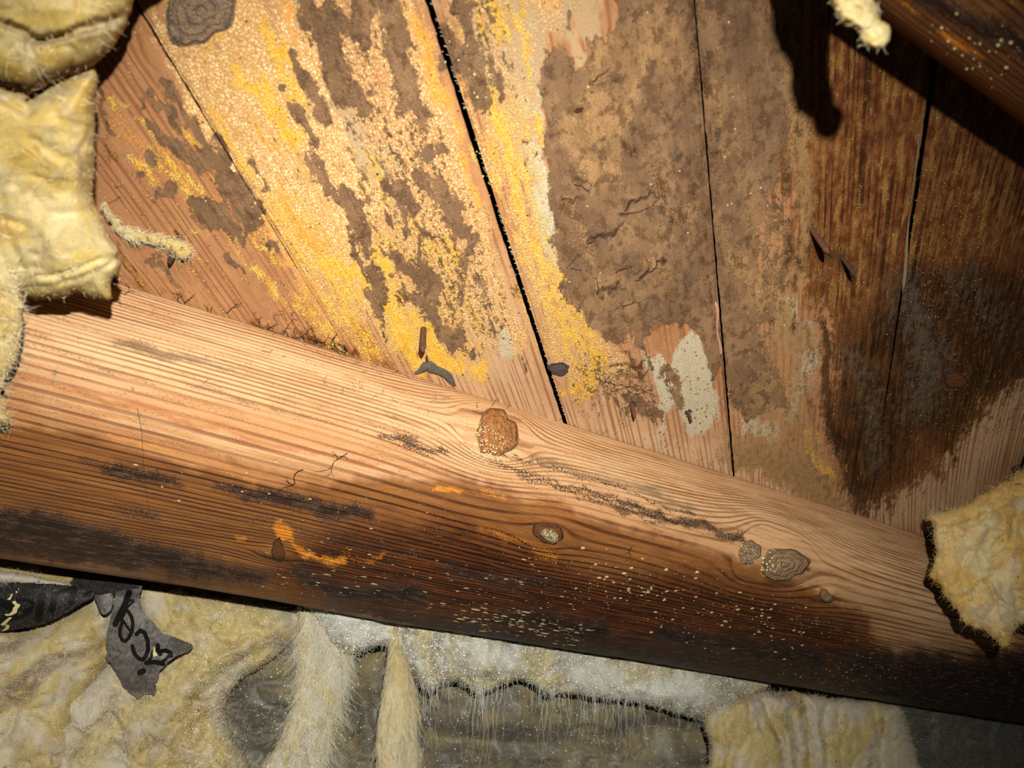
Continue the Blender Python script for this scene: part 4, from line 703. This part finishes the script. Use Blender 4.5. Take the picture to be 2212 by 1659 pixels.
b = wool('long pear-shaped tuft of cream wool hanging down at bottom centre', [(843,1345),(858,1325),(866,1352),(874,1390),(886,1440),(900,1490),(907,1530),(903,1590),(906,1640),(902,1750),(812,1750),(815,1650),(812,1600),(815,1560),(824,1500),(832,1450),(840,1390)], kz(.565, .0, -.02), 40, .018, .014, 3, .0022, 44, 3, stretch=(.5, 3), tone=[(0, [S([(890,1480),(905,1560)], 8, 12, .7), S([(846,1390),(845,1470)], 3, 5, .6)]), (2, [S([(850,1600),(860,1650)], 24, 24, .5)])], mat=M_tuft, seed=20, folds=(.0015, 10, 120))
fuzz(b, 3500, (.006, .02), .00003, 'cream', down=.75, seed=20, out=.15, curl=.2); fuzz(b, 900, (.006, .018), .00006, 'white', down=.6, seed=21, edge=True, out=.1)
b = wool('wide frayed tuft of wet cream wool left of the pear-shaped one', [(650,1300),(700,1310),(740,1350),(760,1400),(762,1450),(745,1500),(738,1540),(722,1580),(712,1620),(704,1680),(700,1750),(540,1750),(570,1650),(600,1600),(626,1540),(636,1490),(642,1440),(634,1400),(640,1350)], kz(.590, .0, -.02), 44, .022, .016, 4, .0045, 50, 7, stretch=(.6, 2), tone=[(0, [S([(680,1480),(720,1500)], 30, 26, .8), S([(650,1560)], 20, 20, .4)]), (1, [S([(650,1360),(655,1440)], 8, 12, .5), S([(600,1640),(640,1600)], 10, 14, .5)]), (2, [S([(690,1380),(700,1430)], 30, 26, .6), S([(660,1600),(640,1660)], 22, 26, .8)])], mat=M_tuft, seed=22, folds=(.003, 14, 120))
fuzz(b, 6000, (.006, .022), .00004, 'white', down=.6, seed=22, out=.25, curl=.35); fuzz(b, 2000, (.008, .03), .00006, 'cream', down=.7, seed=23, edge=True, out=.1); wet(b, 1200, (.00012, .0006), seed=4)
b = wool('square yellow block of glass wool with vertical folds at the bottom right', [(1518,1560),(1535,1530),(1570,1515),(1620,1500),(1700,1492),(1780,1505),(1850,1512),(1930,1520),(1948,1530),(1962,1565),(1972,1600),(1982,1640),(1990,1750),(1500,1750),(1530,1650),(1530,1600)], kz(.580, 0, -.01), 34, .030, .03, 4, .004, 60, 4, stretch=(.6, 1.8),
    tone=[(0, [S([(1600,1580),(1640,1640)], 30, 30, .8), S([(1740,1640),(1750,1655)], 16, 20, .9), S([(1840,1590),(1820,1640)], 40, 40, .6)]), (1, [S([(1610,1510),(1700,1520),(1740,1530)], [10,18,12], 14, .7), S([(1650,1540),(1690,1620),(1700,1659)], [8,10,10], 12, .6), S([(1715,1560),(1720,1659)], 10, 12, .6), S([(1520,1600),(1530,1659)], 10, 14, .6), S([(1560,1560),(1565,1600)], 4, 8, .5)]), (2, [S([(1760,1540),(1770,1659)], 9, 10, .9), S([(1830,1530),(1850,1550)], 24, 20, .7), S([(1950,1540),(1980,1659)], 6, 8, .7)])],
    creases=[([(1650,1510),(1680,1580),(1695,1659)], 7, .010), ([(1745,1520),(1750,1600),(1752,1700)], 7, .010), ([(1715,1540),(1720,1659)], 6, .006), ([(1780,1530),(1785,1659)], 5, .006)], mat=M_woolP, seed=24)
fuzz(b, 7000, (.004, .010), .00004, 'cream', down=.2, seed=24, out=.08); fuzz(b, 1200, (.004, .01), .00006, 'white', seed=25, edge=True, out=.15)
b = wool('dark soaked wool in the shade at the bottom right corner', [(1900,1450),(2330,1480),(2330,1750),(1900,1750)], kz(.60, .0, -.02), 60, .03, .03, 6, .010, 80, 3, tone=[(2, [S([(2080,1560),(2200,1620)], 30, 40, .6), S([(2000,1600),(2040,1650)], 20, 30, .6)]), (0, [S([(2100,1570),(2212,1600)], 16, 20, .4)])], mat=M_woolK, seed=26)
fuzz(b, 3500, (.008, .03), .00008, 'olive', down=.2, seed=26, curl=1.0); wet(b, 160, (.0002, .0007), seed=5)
# --- wisp stuck on the boards
pp = catmull([(222,440),(245,478),(268,500),(290,510),(320,514),(350,520),(375,530),(392,538),(402,545)], 6, False)
hgt = np.interp(np.linspace(0, 1, len(pp)), [0, .2, .6, .9, 1], [.012, .006, .005, .006, .002]); rad = np.interp(np.linspace(0, 1, len(pp)), [0, .15, .35, .6, .8, .92, 1], [.0006, .0010, .0021, .0020, .0030, .0036, .0006])
pts = np.array([deck(x, y, h) for (x, y), h in zip(pp, hgt)])+.0004*R_.normal(0, 1, (len(pp), 3))
V, q, t = lathe_like(None, pts, rad, None, sides=22)
V = V+.0006*(np.stack([fbm(V[:, 0]*900, V[:, 2]*900, 501+i, 3) for i in range(3)], 1)-.5)
wr = tag(empty('wool_wisp', tuple(pts[0])), 'twisted cream wisp of wool stuck to the leftmost board', 'insulation')
n4 = len(V); tn = np.zeros((n4, 4)); wx_, wy_ = proj(V); tn[:, 1] = paint(wx_, wy_, [S([(372,545),(380,560)], 7, 5, .9)]); tn[:, 2] = paint(wx_, wy_, [S([(240,460),(275,500)], 12, 10, .9)]); tn[:, 3] = paint(wx_, wy_, [S([(385,510),(396,516)], 6, 6, .9)])
mesh_np('wool_body', V, q, M_wool, wr, True, {'tone': tn}, tris=t)
rs = np.random.RandomState(3); nn_ = 1400; i_ = rs.randint(0, len(pts)-1, nn_); b0 = pts[i_]+rs.normal(0, 1, (nn_, 3))*rad[i_][:, None]*.55
dr = pts[np.minimum(i_+1, len(pts)-1)]-pts[i_]; dr /= np.linalg.norm(dr, axis=1, keepdims=True); fp = [b0]
for k_ in range(5): dd = dr+rs.normal(0, .35, (nn_, 3)); fp.append(fp[-1]+dd/np.linalg.norm(dd, axis=1, keepdims=True)*(.0004+.0011*rs.rand(nn_, 1)))
hairs('fibres', np.stack(fp, 1), np.full(nn_, .00005), MF['cream'], wr)
# ------------------------------------------------------------------ printed facing paper
def paper_material(name, base, dark, ink):
    n = NB(name); p = n.attr('pos2').outputs['Vector']; k, d, tear, l = n.rgba('print')
    x = n.noise(n.scale(p, (300, 300, 1)), 1, 4, .7); y = n.noise(n.scale(p, (60, 60, 1)), 1, 3, .6); z = n.noise(n.scale(p, (1200, 300, 1)), 1, 3, .6)
    c = n.mix(n.ss(n.add(n.mul(x, .6), n.mul(y, .4)), .4, .6), dark, base); c = n.mix(n.ss(z, .5, .7, 0, .3), c, 'A09890'); c = n.mix(n.mul(d, .6), c, dark)
    c = n.mix(n.ss(k, .42, .58), c, ink); c = n.mix(n.ss(tear, .42, .58), c, 'D8C890')
    return n.done(c, .6, .35, n.bump(n.add(x, z), .0003))
def sheet(name, label, grid, mat, thick=.0004, prints=(), darks=(), tears=(), keep=None):
    """grid: (nu, nv) lattice of picture points with depth; a thin two sided sheet with thickness"""
    PX, PY, PZ = grid; r = rays(PX, PY)/F; P = r*PZ[..., None]; nu, nv = PX.shape
    vw = P/np.linalg.norm(P, axis=-1, keepdims=True); Pb = P+vw*thick; q = gridq(nu, nv)
    if keep is not None:
        s = keep(PX, PY); kq = s.ravel()[q].mean(1) > 0; q = q[kq]
    m = nu*nv; E = {}
    for f_ in q:
        for i in range(4):
            a_, b_ = int(f_[i]), int(f_[(i+1) % 4]); E[(a_, b_)] = 1
    side = [(a_, b_, b_+m, a_+m) for (a_, b_) in E if (b_, a_) not in E]
    qq = np.concatenate([q[:, ::-1], q+m, np.array(side)])
    x, y = PX.ravel(), PY.ravel(); pr = np.stack([paint(x, y, prints), paint(x, y, darks), paint(x, y, tears), x*0], 1); pr = np.concatenate([pr, pr])
    root = tag(empty(name, tuple(P[nu//2, nv//2])), label, 'paper')
    uvv = np.stack([x, y], 1)/1600*.55; o = mesh_np('paper_sheet', np.concatenate([P.reshape(-1, 3), Pb.reshape(-1, 3)]), qq, mat, root, True, {'print': pr}, None, np.concatenate([uvv, uvv])); return root, P
M_paper = paper_material('grey_facing_paper', '7A7672', '4E4A48', '0A090A')
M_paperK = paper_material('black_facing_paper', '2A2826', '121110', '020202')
M_ink = plain('paper_back', '2C2A2A', '1A1818', 300, .7)
# torn grey strip with letters
poly = [(262,1232),(300,1236),(308,1262),(300,1290),(306,1310),(315,1328),(330,1342),(345,1358),(352,1368),(372,1374),(395,1384),(414,1391),(417,1398),(408,1408),(385,1416),(362,1430),(352,1442),(344,1450),(343,1462),(336,1476),(338,1492),(333,1504),(325,1500),(312,1500),(305,1506),(298,1512),(288,1502),(277,1496),(274,1490),(266,1484),(262,1474),(250,1452),(238,1432),(232,1428),(227,1420),(232,1408),(228,1396),(230,1370),(238,1340),(246,1300)]
X, Y = np.meshgrid(np.arange(222, 424, 1.6), np.arange(1228, 1518, 1.6), indexing='ij')
Z = .468-.010*np.sin(np.clip((Y-1240)/170, 0, 1)*2.6)+.012*np.clip((Y-1415-(X-230)*.08)/80, 0, 1)+.02*np.clip((1290-Y)/60, 0, 1)+.008*((X-320)/100)**2+.0012*fbm(X/30, Y/30, 7, 3)+.014*np.clip((X-370)/50, 0, 1)
k2 = lambda pts, w: ('s', pts, w, 1.4)
LET = [k2([(279,1280),(271,1303),(260,1325),(249,1348)], 6.5), k2([(274,1297),(286,1297),(287,1301)], 3.6), k2([(283,1304),(277,1310),(267,1330),(262,1341)], 2.4),
       # rotated e
       k2([(277,1321),(284,1332),(287,1347),(285,1364),(278,1378),(271,1385),(264,1383),(259,1372),(259,1360),(264,1345)], 3.9), k2([(266,1340),(273,1352),(282,1364)], 2.6),
       # c
       k2([(295,1370),(303,1362),(312,1367),(319,1384),(320,1402),(315,1418),(308,1425),(300,1423),(291,1413),(286,1396)], 4.6),
       # a, cut by the tear
       k2([(341,1394),(341,1404),(346,1413)], 4.8), k2([(346,1407),(358,1405),(368,1410),(369,1417)], 4.6), k2([(330,1408),(327,1420),(318,1430)], 3.0), k2([(316,1432),(335,1430),(352,1434)], 5.0), k2([(366,1416),(358,1424),(350,1430)], 3.6), k2([(302,1453),(310,1449)], 6)]
pg = sheet('facing_paper', 'torn grey paper strip with black letters e c a on the wool under the rafter', (X, Y, Z), M_paper, prints=LET, darks=[S([(250,1430),(330,1436)], 8, 8, .8), S([(380,1400)], 14, 14, .8), S([(270,1460),(300,1480)], 24, 20, .5), ('s', [(240,1290),(232,1400)], 3, 5, .8)], tears=[('p', [(333,1393),(330,1410),(331,1419),(341,1416),(336,1408)], 2)], keep=lambda x, y: sdf(x, y, poly)+2.2*(fbm(x/5, y/5, 9, 3)-.5)+.2)
# black band with letters at far left
poly2 = [(-60,1262),(0,1256),(40,1258),(80,1260),(120,1262),(160,1268),(190,1274),(205,1282),(200,1292),(180,1302),(160,1314),(130,1332),(95,1348),(60,1356),(20,1362),(-60,1372)]
X, Y = np.meshgrid(np.arange(-64, 212, 1.8), np.arange(1250, 1378, 1.8), indexing='ij')
Z = .437+.010*((Y-1300)/60)**2+.02*np.clip((X-60)/150, 0, 1)**2
LET2 = [k2([(0,1300),(28,1312),(30,1330),(0,1345)], 9), k2([(38,1296),(60,1296),(72,1303),(68,1314),(52,1320)], 4.0), k2([(70,1312),(60,1326),(36,1336),(30,1332)], 4.0), k2([(91,1288),(83,1337)], 8.5), k2([(118,1286),(112,1317)], 7.5), k2([(118,1284),(138,1276),(160,1270)], 5), k2([(160,1272),(153,1302)], 7.5), k2([(184,1284),(196,1278)], 3)]
sheet('facing_paper', 'black printed paper band curling out at far left under the rafter', (X, Y, Z), M_paperK, prints=LET2, darks=[S([(0,1300),(60,1310)], 60, 30, .6)], tears=[('p', [(38,1272),(41,1271),(41,1275)], .8), ('p', [(33,1276),(39,1278),(35,1282)], .8), ('p', [(25,1282),(28,1283),(24,1292),(22,1296),(15,1295),(22,1289)], 1), ('p', [(27,1299),(34,1298),(36,1304),(44,1305),(42,1311),(38,1315),(36,1324),(26,1329),(14,1331),(8,1326),(20,1326),(27,1319),(28,1313),(33,1308),(26,1302)], 1), ('p', [(20,1333),(27,1334),(20,1340),(13,1348),(8,1352),(0,1350),(9,1342)], 1), ('p', [(12,1349),(21,1350),(19,1358),(8,1364),(0,1366),(12,1356)], 1)], keep=lambda x, y: sdf(x, y, poly2)+1.5*(fbm(x/6, y/6, 19, 3)-.5)+.3)
# curl of grey paper between the two
poly3 = [(203,1286),(222,1284),(243,1280),(246,1300),(240,1318),(232,1326),(224,1329),(216,1322),(210,1306)]
X, Y = np.meshgrid(np.arange(198, 252, 1.8), np.arange(1274, 1334, 1.8), indexing='ij'); Z = .458-.008*np.sqrt(np.clip(1-((X-226)/24)**2, 0, 1))
sheet('facing_paper', 'small curl of grey paper between the black band and the lettered strip', (X, Y, Z), M_paper, darks=[S([(212,1290),(216,1320)], 6, 8, 1)], keep=lambda x, y: sdf(x, y, poly3))
# dark hollow behind: a black sheet added in place of its shade
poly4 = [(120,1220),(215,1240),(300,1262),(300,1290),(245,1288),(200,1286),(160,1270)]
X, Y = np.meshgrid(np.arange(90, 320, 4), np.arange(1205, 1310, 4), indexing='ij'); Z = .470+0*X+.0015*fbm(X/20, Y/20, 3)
sheet('facing_paper', 'black sheet standing in for the shaded hollow straight under the rafter', (X, Y, Z), M_paperK, darks=[S([(200,1260)], 200, 20, 1)], keep=lambda x, y: sdf(x, y, poly4)+2*(fbm(x/9, y/9, 29, 3)-.5))
# ------------------------------------------------------------------ nails through the boards
M_rust = plain('rusty_iron', '54362A', '765038', 900, .75, .3, .0003); M_rustd = plain('dark_iron', '3A2A24', '5C4438', 900, .7, .3, .0003)
def nail(px, py, ln, r, label, tilt=(0, 0), mat=None, collar=True):
    p0 = deck(float(px), float(py)); d = N+tilt[0]*U+tilt[1]*WD; d /= np.linalg.norm(d)
    o = tag(empty('nail', tuple(p0)), label, 'nail')
    s = [-.004, .0, ln*.5, ln-.003, ln-.0005, ln]; rr = [r*1.08, r*1.05, r, r*.98, r*.45, r*.05]
    a_ = np.cross(d, [0.2, .1, .9]); a_ /= np.linalg.norm(a_); c_ = np.cross(d, a_); V = []
    for k, (si, ri) in enumerate(zip(s, rr)):
        for j in range(4):                       # cut square shank with bevelled corners
            for e in (-.32, .32):
                th = math.pi/2*j+e*.9+.4+.05*k; V.append(p0+d*si+ri*1.05*(math.cos(th)*a_+math.sin(th)*c_)+R_.normal(0, r*.04, 3))
    q = []
    for k in range(len(s)-1):
        for j in range(8): q.append((k*8+j, k*8+(j+1) % 8, (k+1)*8+(j+1) % 8, (k+1)*8+j))
    mesh_np('shank', np.array(V), q, mat or M_rust, o, False)
    if collar:                                   # splintered wood lifted round the shank
        parts = []
        for j in range(7):
            th = j*.9+R_.rand(); b0 = p0+(r*1.3)*(math.cos(th)*U+math.sin(th)*WD); tip = b0+N*(.0012+.001*R_.rand())+(math.cos(th)*U+math.sin(th)*WD)*.0012
            parts.append(lathe_like(None, [b0-N*.0005, (b0+tip)/2, tip], [.0006, .0005, .00008], None, sides=5))
        V, q, t = join_np(parts); so = mesh_np('splinters', V, q, M_rustd, o, False, tris=t); so['kind'] = 'stuff'
    return o
nail(1752, 492, .0215, .0014, 'rusty nail standing out of the red-brown board right of centre')
nail(1817, 552, .0165, .0010, 'thinner dark nail just below and right of the rusty one', mat=M_rustd)
nail(915, 706, .019, .00155, 'nail point in bright yellow mould just above the rafter', tilt=(.0, -.04))
nail(1365, 872, .011, .0011, 'nail in the grey-green patch left of the split one', tilt=(.1, -.05))
nail(1486, 888, .008, .0009, 'short nail with raised splinters in pale wood near the rafter', tilt=(.2, 0), mat=M_rustd)
nail(376, 541, .010, .0014, 'nail poking through the end of the wool wisp', mat=M_rustd)
nail(2196, 1012, .012, .003, 'dark nail stub beside the amber wool at the right edge', mat=M_rustd, collar=False)
# ------------------------------------------------------------------ knots in the boards and the bark pocket
knot(1207, 796, 26, 13, .05, MK[4], boards[2], .0012, 'dark loose knot at the plank edge', 11, on_deck=True)
knot(432, 22, 76, 80, -.3, knot_material('knot_violet', ('92765A', '6E5C52', '4A4244', 'B08E5C', 'B08C60'), False), boards[1], .0010, 'large violet-grey knot at the top', 15, on_deck=True, base=.0014)
knot(2063, 820, 26, 18, -.2, MK[3], boards[4], .0006, 'brown ringed knot', 12, on_deck=True)
knot(1250, 238, 10, 6, -.6, MK[3], boards[2], .0004, 'tiny dark eye knot', 13, on_deck=True)
pp = catmull([(896,806),(912,797),(924,788),(935,795),(950,800),(964,808),(974,822),(984,834)], 6, False)
pts = np.array([deck(x, y, .0012) for x, y in pp]); rad = np.interp(np.linspace(0, 1, len(pp)), [0, .3, .5, .8, 1], [.0010, .0034, .0028, .0024, .0006])
V, q, t = lathe_like(None, pts, rad, None, sides=14, squash=1); V = V+.0012*(np.stack([fbm(V[:, 0]*500, V[:, 2]*500, 601+i, 3) for i in range(3)], 1)-.5)
o = mesh_np('bark_pocket', V, q, plain('grey_bark', '4C4640', '8A8070', 1500, .8, .3, .0006), boards[1], True, tris=t); o['label'] = 'grey rim of bark lifted at the plank end'
V, q, t = lathe_like(None, [deck(925, 789, .001), deck(921, 772, .0015), deck(922, 764, .001)], [.0012, .0007, .0001], None, sides=6); mesh_np('splinter', V, q, M_rustd, boards[1], False, tris=t)
# pale splintered edge strip on the fourth board
for (x0, y0, x1, y1, bi, w_, c_) in ((1546, 652, 1556, 770, 3, .0011, 'C89478'), (1984, 262, 1948, 640, 4, .0010, '9A8468')):
    pts = [deck(x0+(x1-x0)*t_+2*math.sin(9*t_), y0+(y1-y0)*t_, .0004) for t_ in np.linspace(0, 1, 14)]
    V, q, t = lathe_like(None, pts, [w_*(.5+.7*abs(math.sin(3*i+1)))*(0.2 if i in (0, 13) else 1) for i in range(14)], None, sides=6, squash=.5)
    o = mesh_np('edge_splinter', V, q, plain('splinter_wood_'+c_, c_, c_, 500, .8), boards[bi], True, tris=t); o['label'] = 'pale raised splinter along the plank edge'
# ------------------------------------------------------------------ dark branching fungal threads
def branch(px, py, ang, ln, w, depth, out, surf=on_any, lift=.0005):
    n_ = 7; x, y, a_ = px, py, ang; P = []
    for i in range(n_):
        s_ = surf(x, y)
        if s_ is None: break
        P.append(s_[0]+s_[1]*(lift+.0005*random.random())); a_ += random.uniform(-.55, .55); x += math.cos(a_)*ln/n_; y += math.sin(a_)*ln/n_
        if depth > 0 and i in (2, 4) and random.random() < .8: branch(x, y, a_+random.choice((-1, 1))*random.uniform(.5, 1.1), ln*random.uniform(.35, .6), w*.7, depth-1, out, surf, lift)
    if len(P) > 2: out.append(lathe_like(None, P, list(np.linspace(w, w*.35, len(P))), None, sides=5))
def thread_part(name, specs, parent, mat='dark', surf=on_any):
    out = []
    for s_ in specs: branch(*s_, out, surf)
    V, q, t = join_np(out); o = mesh_np(name, V, q, MF[mat], parent, True, tris=t); return o
def topedge(x): return np.interp(x, [240, 500, 755, 985, 1220], [613, 675, 757, 832, 903])
random.seed(21); sp = []
for i in range(46):
    x = random.choice((random.uniform(262, 1000), random.uniform(600, 900))); sp.append((x, topedge(x)+random.uniform(0, 12), -math.pi/2+random.uniform(-.7, .7), random.uniform(14, 38), .00024, 1))
o = thread_part('fungal_threads', sp, rafter); o['kind'] = 'stuff'; o['label'] = 'row of short dark branching threads along the upper edge'
sp = []
for i in range(30):
    x = random.uniform(540, 1120); sp.append((x, topedge(x)+random.uniform(10, 90), random.uniform(0, 6.28), random.uniform(8, 26), .00009, 1))
for (x, y, a_, l_) in ((1030,882,-1.2,12),(1060,880,-1.5,14),(1095,884,-1,12),(1020,890,0,30),(230,600,1.3,34),(268,640,-1.4,28)): sp.append((x, y, a_, l_, .00018, 1))
o = thread_part('fungal_threads', sp, rafter); o['kind'] = 'stuff'
def thread(pts, w, parent, label, mat='dark', br=()):
    cp = catmull(pts, 4, False); P = []
    for x, y in cp:
        h_ = on_any(x, y); P.append(h_[0]+h_[1]*.0005)
    out = [lathe_like(None, P, list(w*np.linspace(1, .4, len(P))), None, sides=6)]
    for b_ in br: branch(*b_, out)
    V, q, t = join_np(out); o = mesh_np('fungal_thread', V, q, MF[mat], parent, True, tris=t); o['label'] = label; return o
thread([(655,1013),(640,1020),(635,1032),(637,1043),(625,1049),(612,1052),(602,1062)], .00030, rafter, 'hooked black thread', br=[(637,1043,2.6,26,.0002,1)])
thread([(750,978),(735,988),(722,996),(712,1012),(680,1018)], .00026, rafter, 'forked black thread', br=[(728,992,-1.7,26,.0002,1),(718,1000,1.7,34,.0002,1),(735,985,-.7,24,.0002,0)])
thread([(297,880),(306,930),(309,980),(315,1050),(325,1115)], .00013, rafter, 'long thin hair running down the timber')
thread([(1365,1180),(1358,1190),(1362,1200),(1352,1212)], .0003, rafter, 'short curled black thread', br=[(1358,1190,2.2,16,.0002,0)])
random.seed(5); sp = [(1315+random.uniform(-8, 60), 850+random.uniform(-22, 22), random.uniform(-.6, .4)+(math.pi if random.random() < .3 else 0), random.uniform(30, 70), .00022, 1) for _ in range(9)]
on_deck_s = lambda x, y: (deck(float(x), float(y)), N)
out = []
for s_ in sp: branch(*s_, out, on_deck_s)
V, q, t = join_np(out); o = mesh_np('fungal_threads', V, q, fibre_mat('root_brown', '4A3420', .7), boards[2], True, tris=t); o['kind'] = 'stuff'; o['label'] = 'brown root-like fan of threads near the rafter'
random.seed(8); out = []
for (x, y, a_, l_) in ((230,440,-1.0,34),(250,405,-1.2,14),(620,690,-1.6,30),(600,700,-1.4,30),(632,700,-1.2,26),(555,690,-2,24),(860,780,-1.2,60),(700,740,-1.6,40),(375,530,.9,20)): branch(x, y, a_, l_, .00014, 2, out, on_deck_s)
V, q, t = join_np(out); o = mesh_np('fungal_threads', V, q, MF['dark'], boards[0], True, tris=t); o['kind'] = 'stuff'
# cracks and lifted skin lines in the brown mould, one raised film edge each
random.seed(12); out = []
for (x, y, a_, l_) in ((1268,526,-.5,70),(1343,463,-.35,100),(1380,600,-.4,60),(1330,588,-.1,50),(1290,636,-.6,50),(1240,398,.1,46),(1215,430,-.1,36),(1280,176,-.1,60),(1300,830,-.4,60),(1232,578,-.4,30),(1345,660,-.6,50)): branch(x, y, a_, l_, .00032, 1, out, on_deck_s)
V, q, t = join_np(out); V = V-N*.0004; o = mesh_np('mould_cracks', V, q, fibre_mat('crack_brown', '2E2014', .9), boards[2], True, tris=t); o['kind'] = 'stuff'; o['label'] = 'dark cracks in the brown mould skin'
# hairs across the open gap
rs = np.random.RandomState(4); ii = rs.rand(90); x0 = 925+295*ii; y0 = 910*ii; P = np.stack([np.array([deck(a_+6*s_-3+rs.normal(0, .6), b_+2*s_, .0004) for s_ in (0, .4, .8, 1.2)]) for a_, b_ in zip(x0+5, y0)])
hairs('gap_fibres', P, np.full(90, .00005), MF['cream'], boards[2])
# ------------------------------------------------------------------ golden droplets for the sparkle on the wet boards
def bead_cloud(n_, items, surf, r, seed):
    rs = np.random.RandomState(seed); out = []; xs = np.concatenate([np.array(i[1]) for i in items]); lo_, hi_ = xs.min(0)-60, xs.max(0)+60
    while len(out) < n_:
        x = lo_[0]+(hi_[0]-lo_[0])*rs.rand(4000); y = lo_[1]+(hi_[1]-lo_[1])*rs.rand(4000); ok = paint(x, y, items) > rs.rand(4000)
        out += [(a_, b_) for a_, b_ in zip(x[ok], y[ok])]
    out = out[:n_]; rr = r[0]+(r[1]-r[0])*rs.rand(n_)**2.8; P = []; Rr = []
    for (a_, b_), r_ in zip(out, rr):
        s_ = surf(a_, b_)
        if s_ is not None: P.append(s_[0]+s_[1]*r_*.35); Rr.append(r_)
    return np.array(P), np.array(Rr)
for bi, it, n_, sd in ((3, [S([(1760,300),(1800,620),(1780,900)], 90, 60)], 700, 1), (4, [S([(2050,420),(2080,640),(2020,960)], 110, 60)], 1100, 2)):
    P, r_ = bead_cloud(n_, it, on_deck_s, (.00008, .00034), sd); drops('board_beads', P, r_, M_amber, boards[bi])
# mould colonies on the wet face of the rafter: low domes, some run along the grain
def colonies(name, n_, items, r, seed, mat, parent, surf, el=(1, 1.6), h=.3):
    rs = np.random.RandomState(seed); P, Rr = bead_cloud(n_, items, surf, r, seed); parts = []; cnt = 0; Vs = []; Ts = []
    for p, r_ in zip(P, Rr):
        e = rs.uniform(*el); n1 = N if surf is on_deck_s else None
        q_ = proj(p)
        hh = surf(float(q_[0]), float(q_[1]))
        if hh is None: continue
        n1 = hh[1]; a_ = B-(B@n1)*n1 if surf is not on_deck_s else U; a_ = a_/np.linalg.norm(a_); c_ = np.cross(n1, a_); p = hh[0]; th0 = rs.rand()*6
        ring = [p+(a_*math.cos(t_)*e+c_*math.sin(t_))*r_*(1+.25*math.sin(3*t_+th0))-n1*r_*.1 for t_ in np.arange(8)*math.pi/4]; mid = [p+((a_*math.cos(t_)*e+c_*math.sin(t_))*.6)*r_+n1*r_*h*.8 for t_ in np.arange(8)*math.pi/4]
        Vs += ring+mid+[p+n1*r_*h]
        for k in range(8): k2_ = (k+1) % 8; Ts += [(cnt+k, cnt+k2_, cnt+8+k2_), (cnt+k, cnt+8+k2_, cnt+8+k), (cnt+8+k, cnt+8+k2_, cnt+16)]
        cnt += 17
    o = mesh_np(name, np.array(Vs), None, mat, parent, True, tris=np.array(Ts)); o['kind'] = 'stuff'; return o
M_col = plain('cream_mould', 'D8C084', 'EAD8A4', 900, .7, .3)
sf = lambda x, y: hit(x, y)
o = colonies('mould_colonies', 210, [S([(1290,1240),(1420,1290),(1560,1330),(1700,1370)], [34,55,60,50], 40)], (.0003, .0015), 31, M_col, rafter, sf); o['label'] = 'cream mould dots on the wet lower face'
colonies('mould_colonies', 240, [S([(1120,1200),(1300,1260),(1600,1310),(1850,1400)], [60,70,70,60], 60, .7)], (.00015, .0006), 32, M_col, rafter, sf)
o = colonies('mould_colonies', 170, [S([(1720,1470),(1830,1460),(1900,1450)], [26,30,22], 24)], (.0002, .0008), 33, M_col, rafter, sf); o['label'] = 'cluster of pale mould dots near the lower edge'
colonies('mould_colonies', 150, [S([(1730,1330),(1850,1380),(1900,1420)], [10,14,14], 16)], (.0002, .0009), 34, plain('olive_mould', '8A7440', 'A89458', 900, .8, .3), rafter, sf)
o = colonies('mould_colonies', 160, [S([(1000,1330),(1100,1345),(1250,1370)], [16,20,18], 18)], (.0003, .0012), 35, M_col, rafter, sf, (1.6, 4.5), .15); o['label'] = 'pale streaks drawn out along the grain'
colonies('mould_colonies', 160, [S([(620,1240),(900,1270),(1200,1290)], [30,40,40], 50, .6)], (.0002, .0009), 36, M_col, rafter, sf, (1.5, 4), .15)
colonies('mould_colonies', 40, [S([(340,1000),(700,1100),(900,1150)], [60,60,60], 60, .5)], (.0002, .0007), 37, M_col, rafter, sf, (1, 2))
colonies('mould_colonies', 120, [S([(2000,1440),(2160,1500)], 70, 60, .5)], (.00015, .0005), 38, M_col, rafter, sf, (1, 3))
P, r_ = bead_cloud(260, [S([(1040,960),(1060,985),(1070,940)], 22, 14)], sf, (.0002, .0007), 39); drops('mould_beads', P, r_, M_col, rafter)
P, r_ = bead_cloud(40, [S([(2060,50),(2200,160)], 70, 30)], lambda x, y: hit(x, y, bv2), (.0002, .0008), 40); drops('mould_beads', P, r_, M_col, rafter2)
P, r_ = bead_cloud(60, [S([(950,100),(1010,330),(1180,620)], 40, 40)], on_deck_s, (.0003, .0008), 41); drops('board_beads', P, r_, M_col, boards[2])
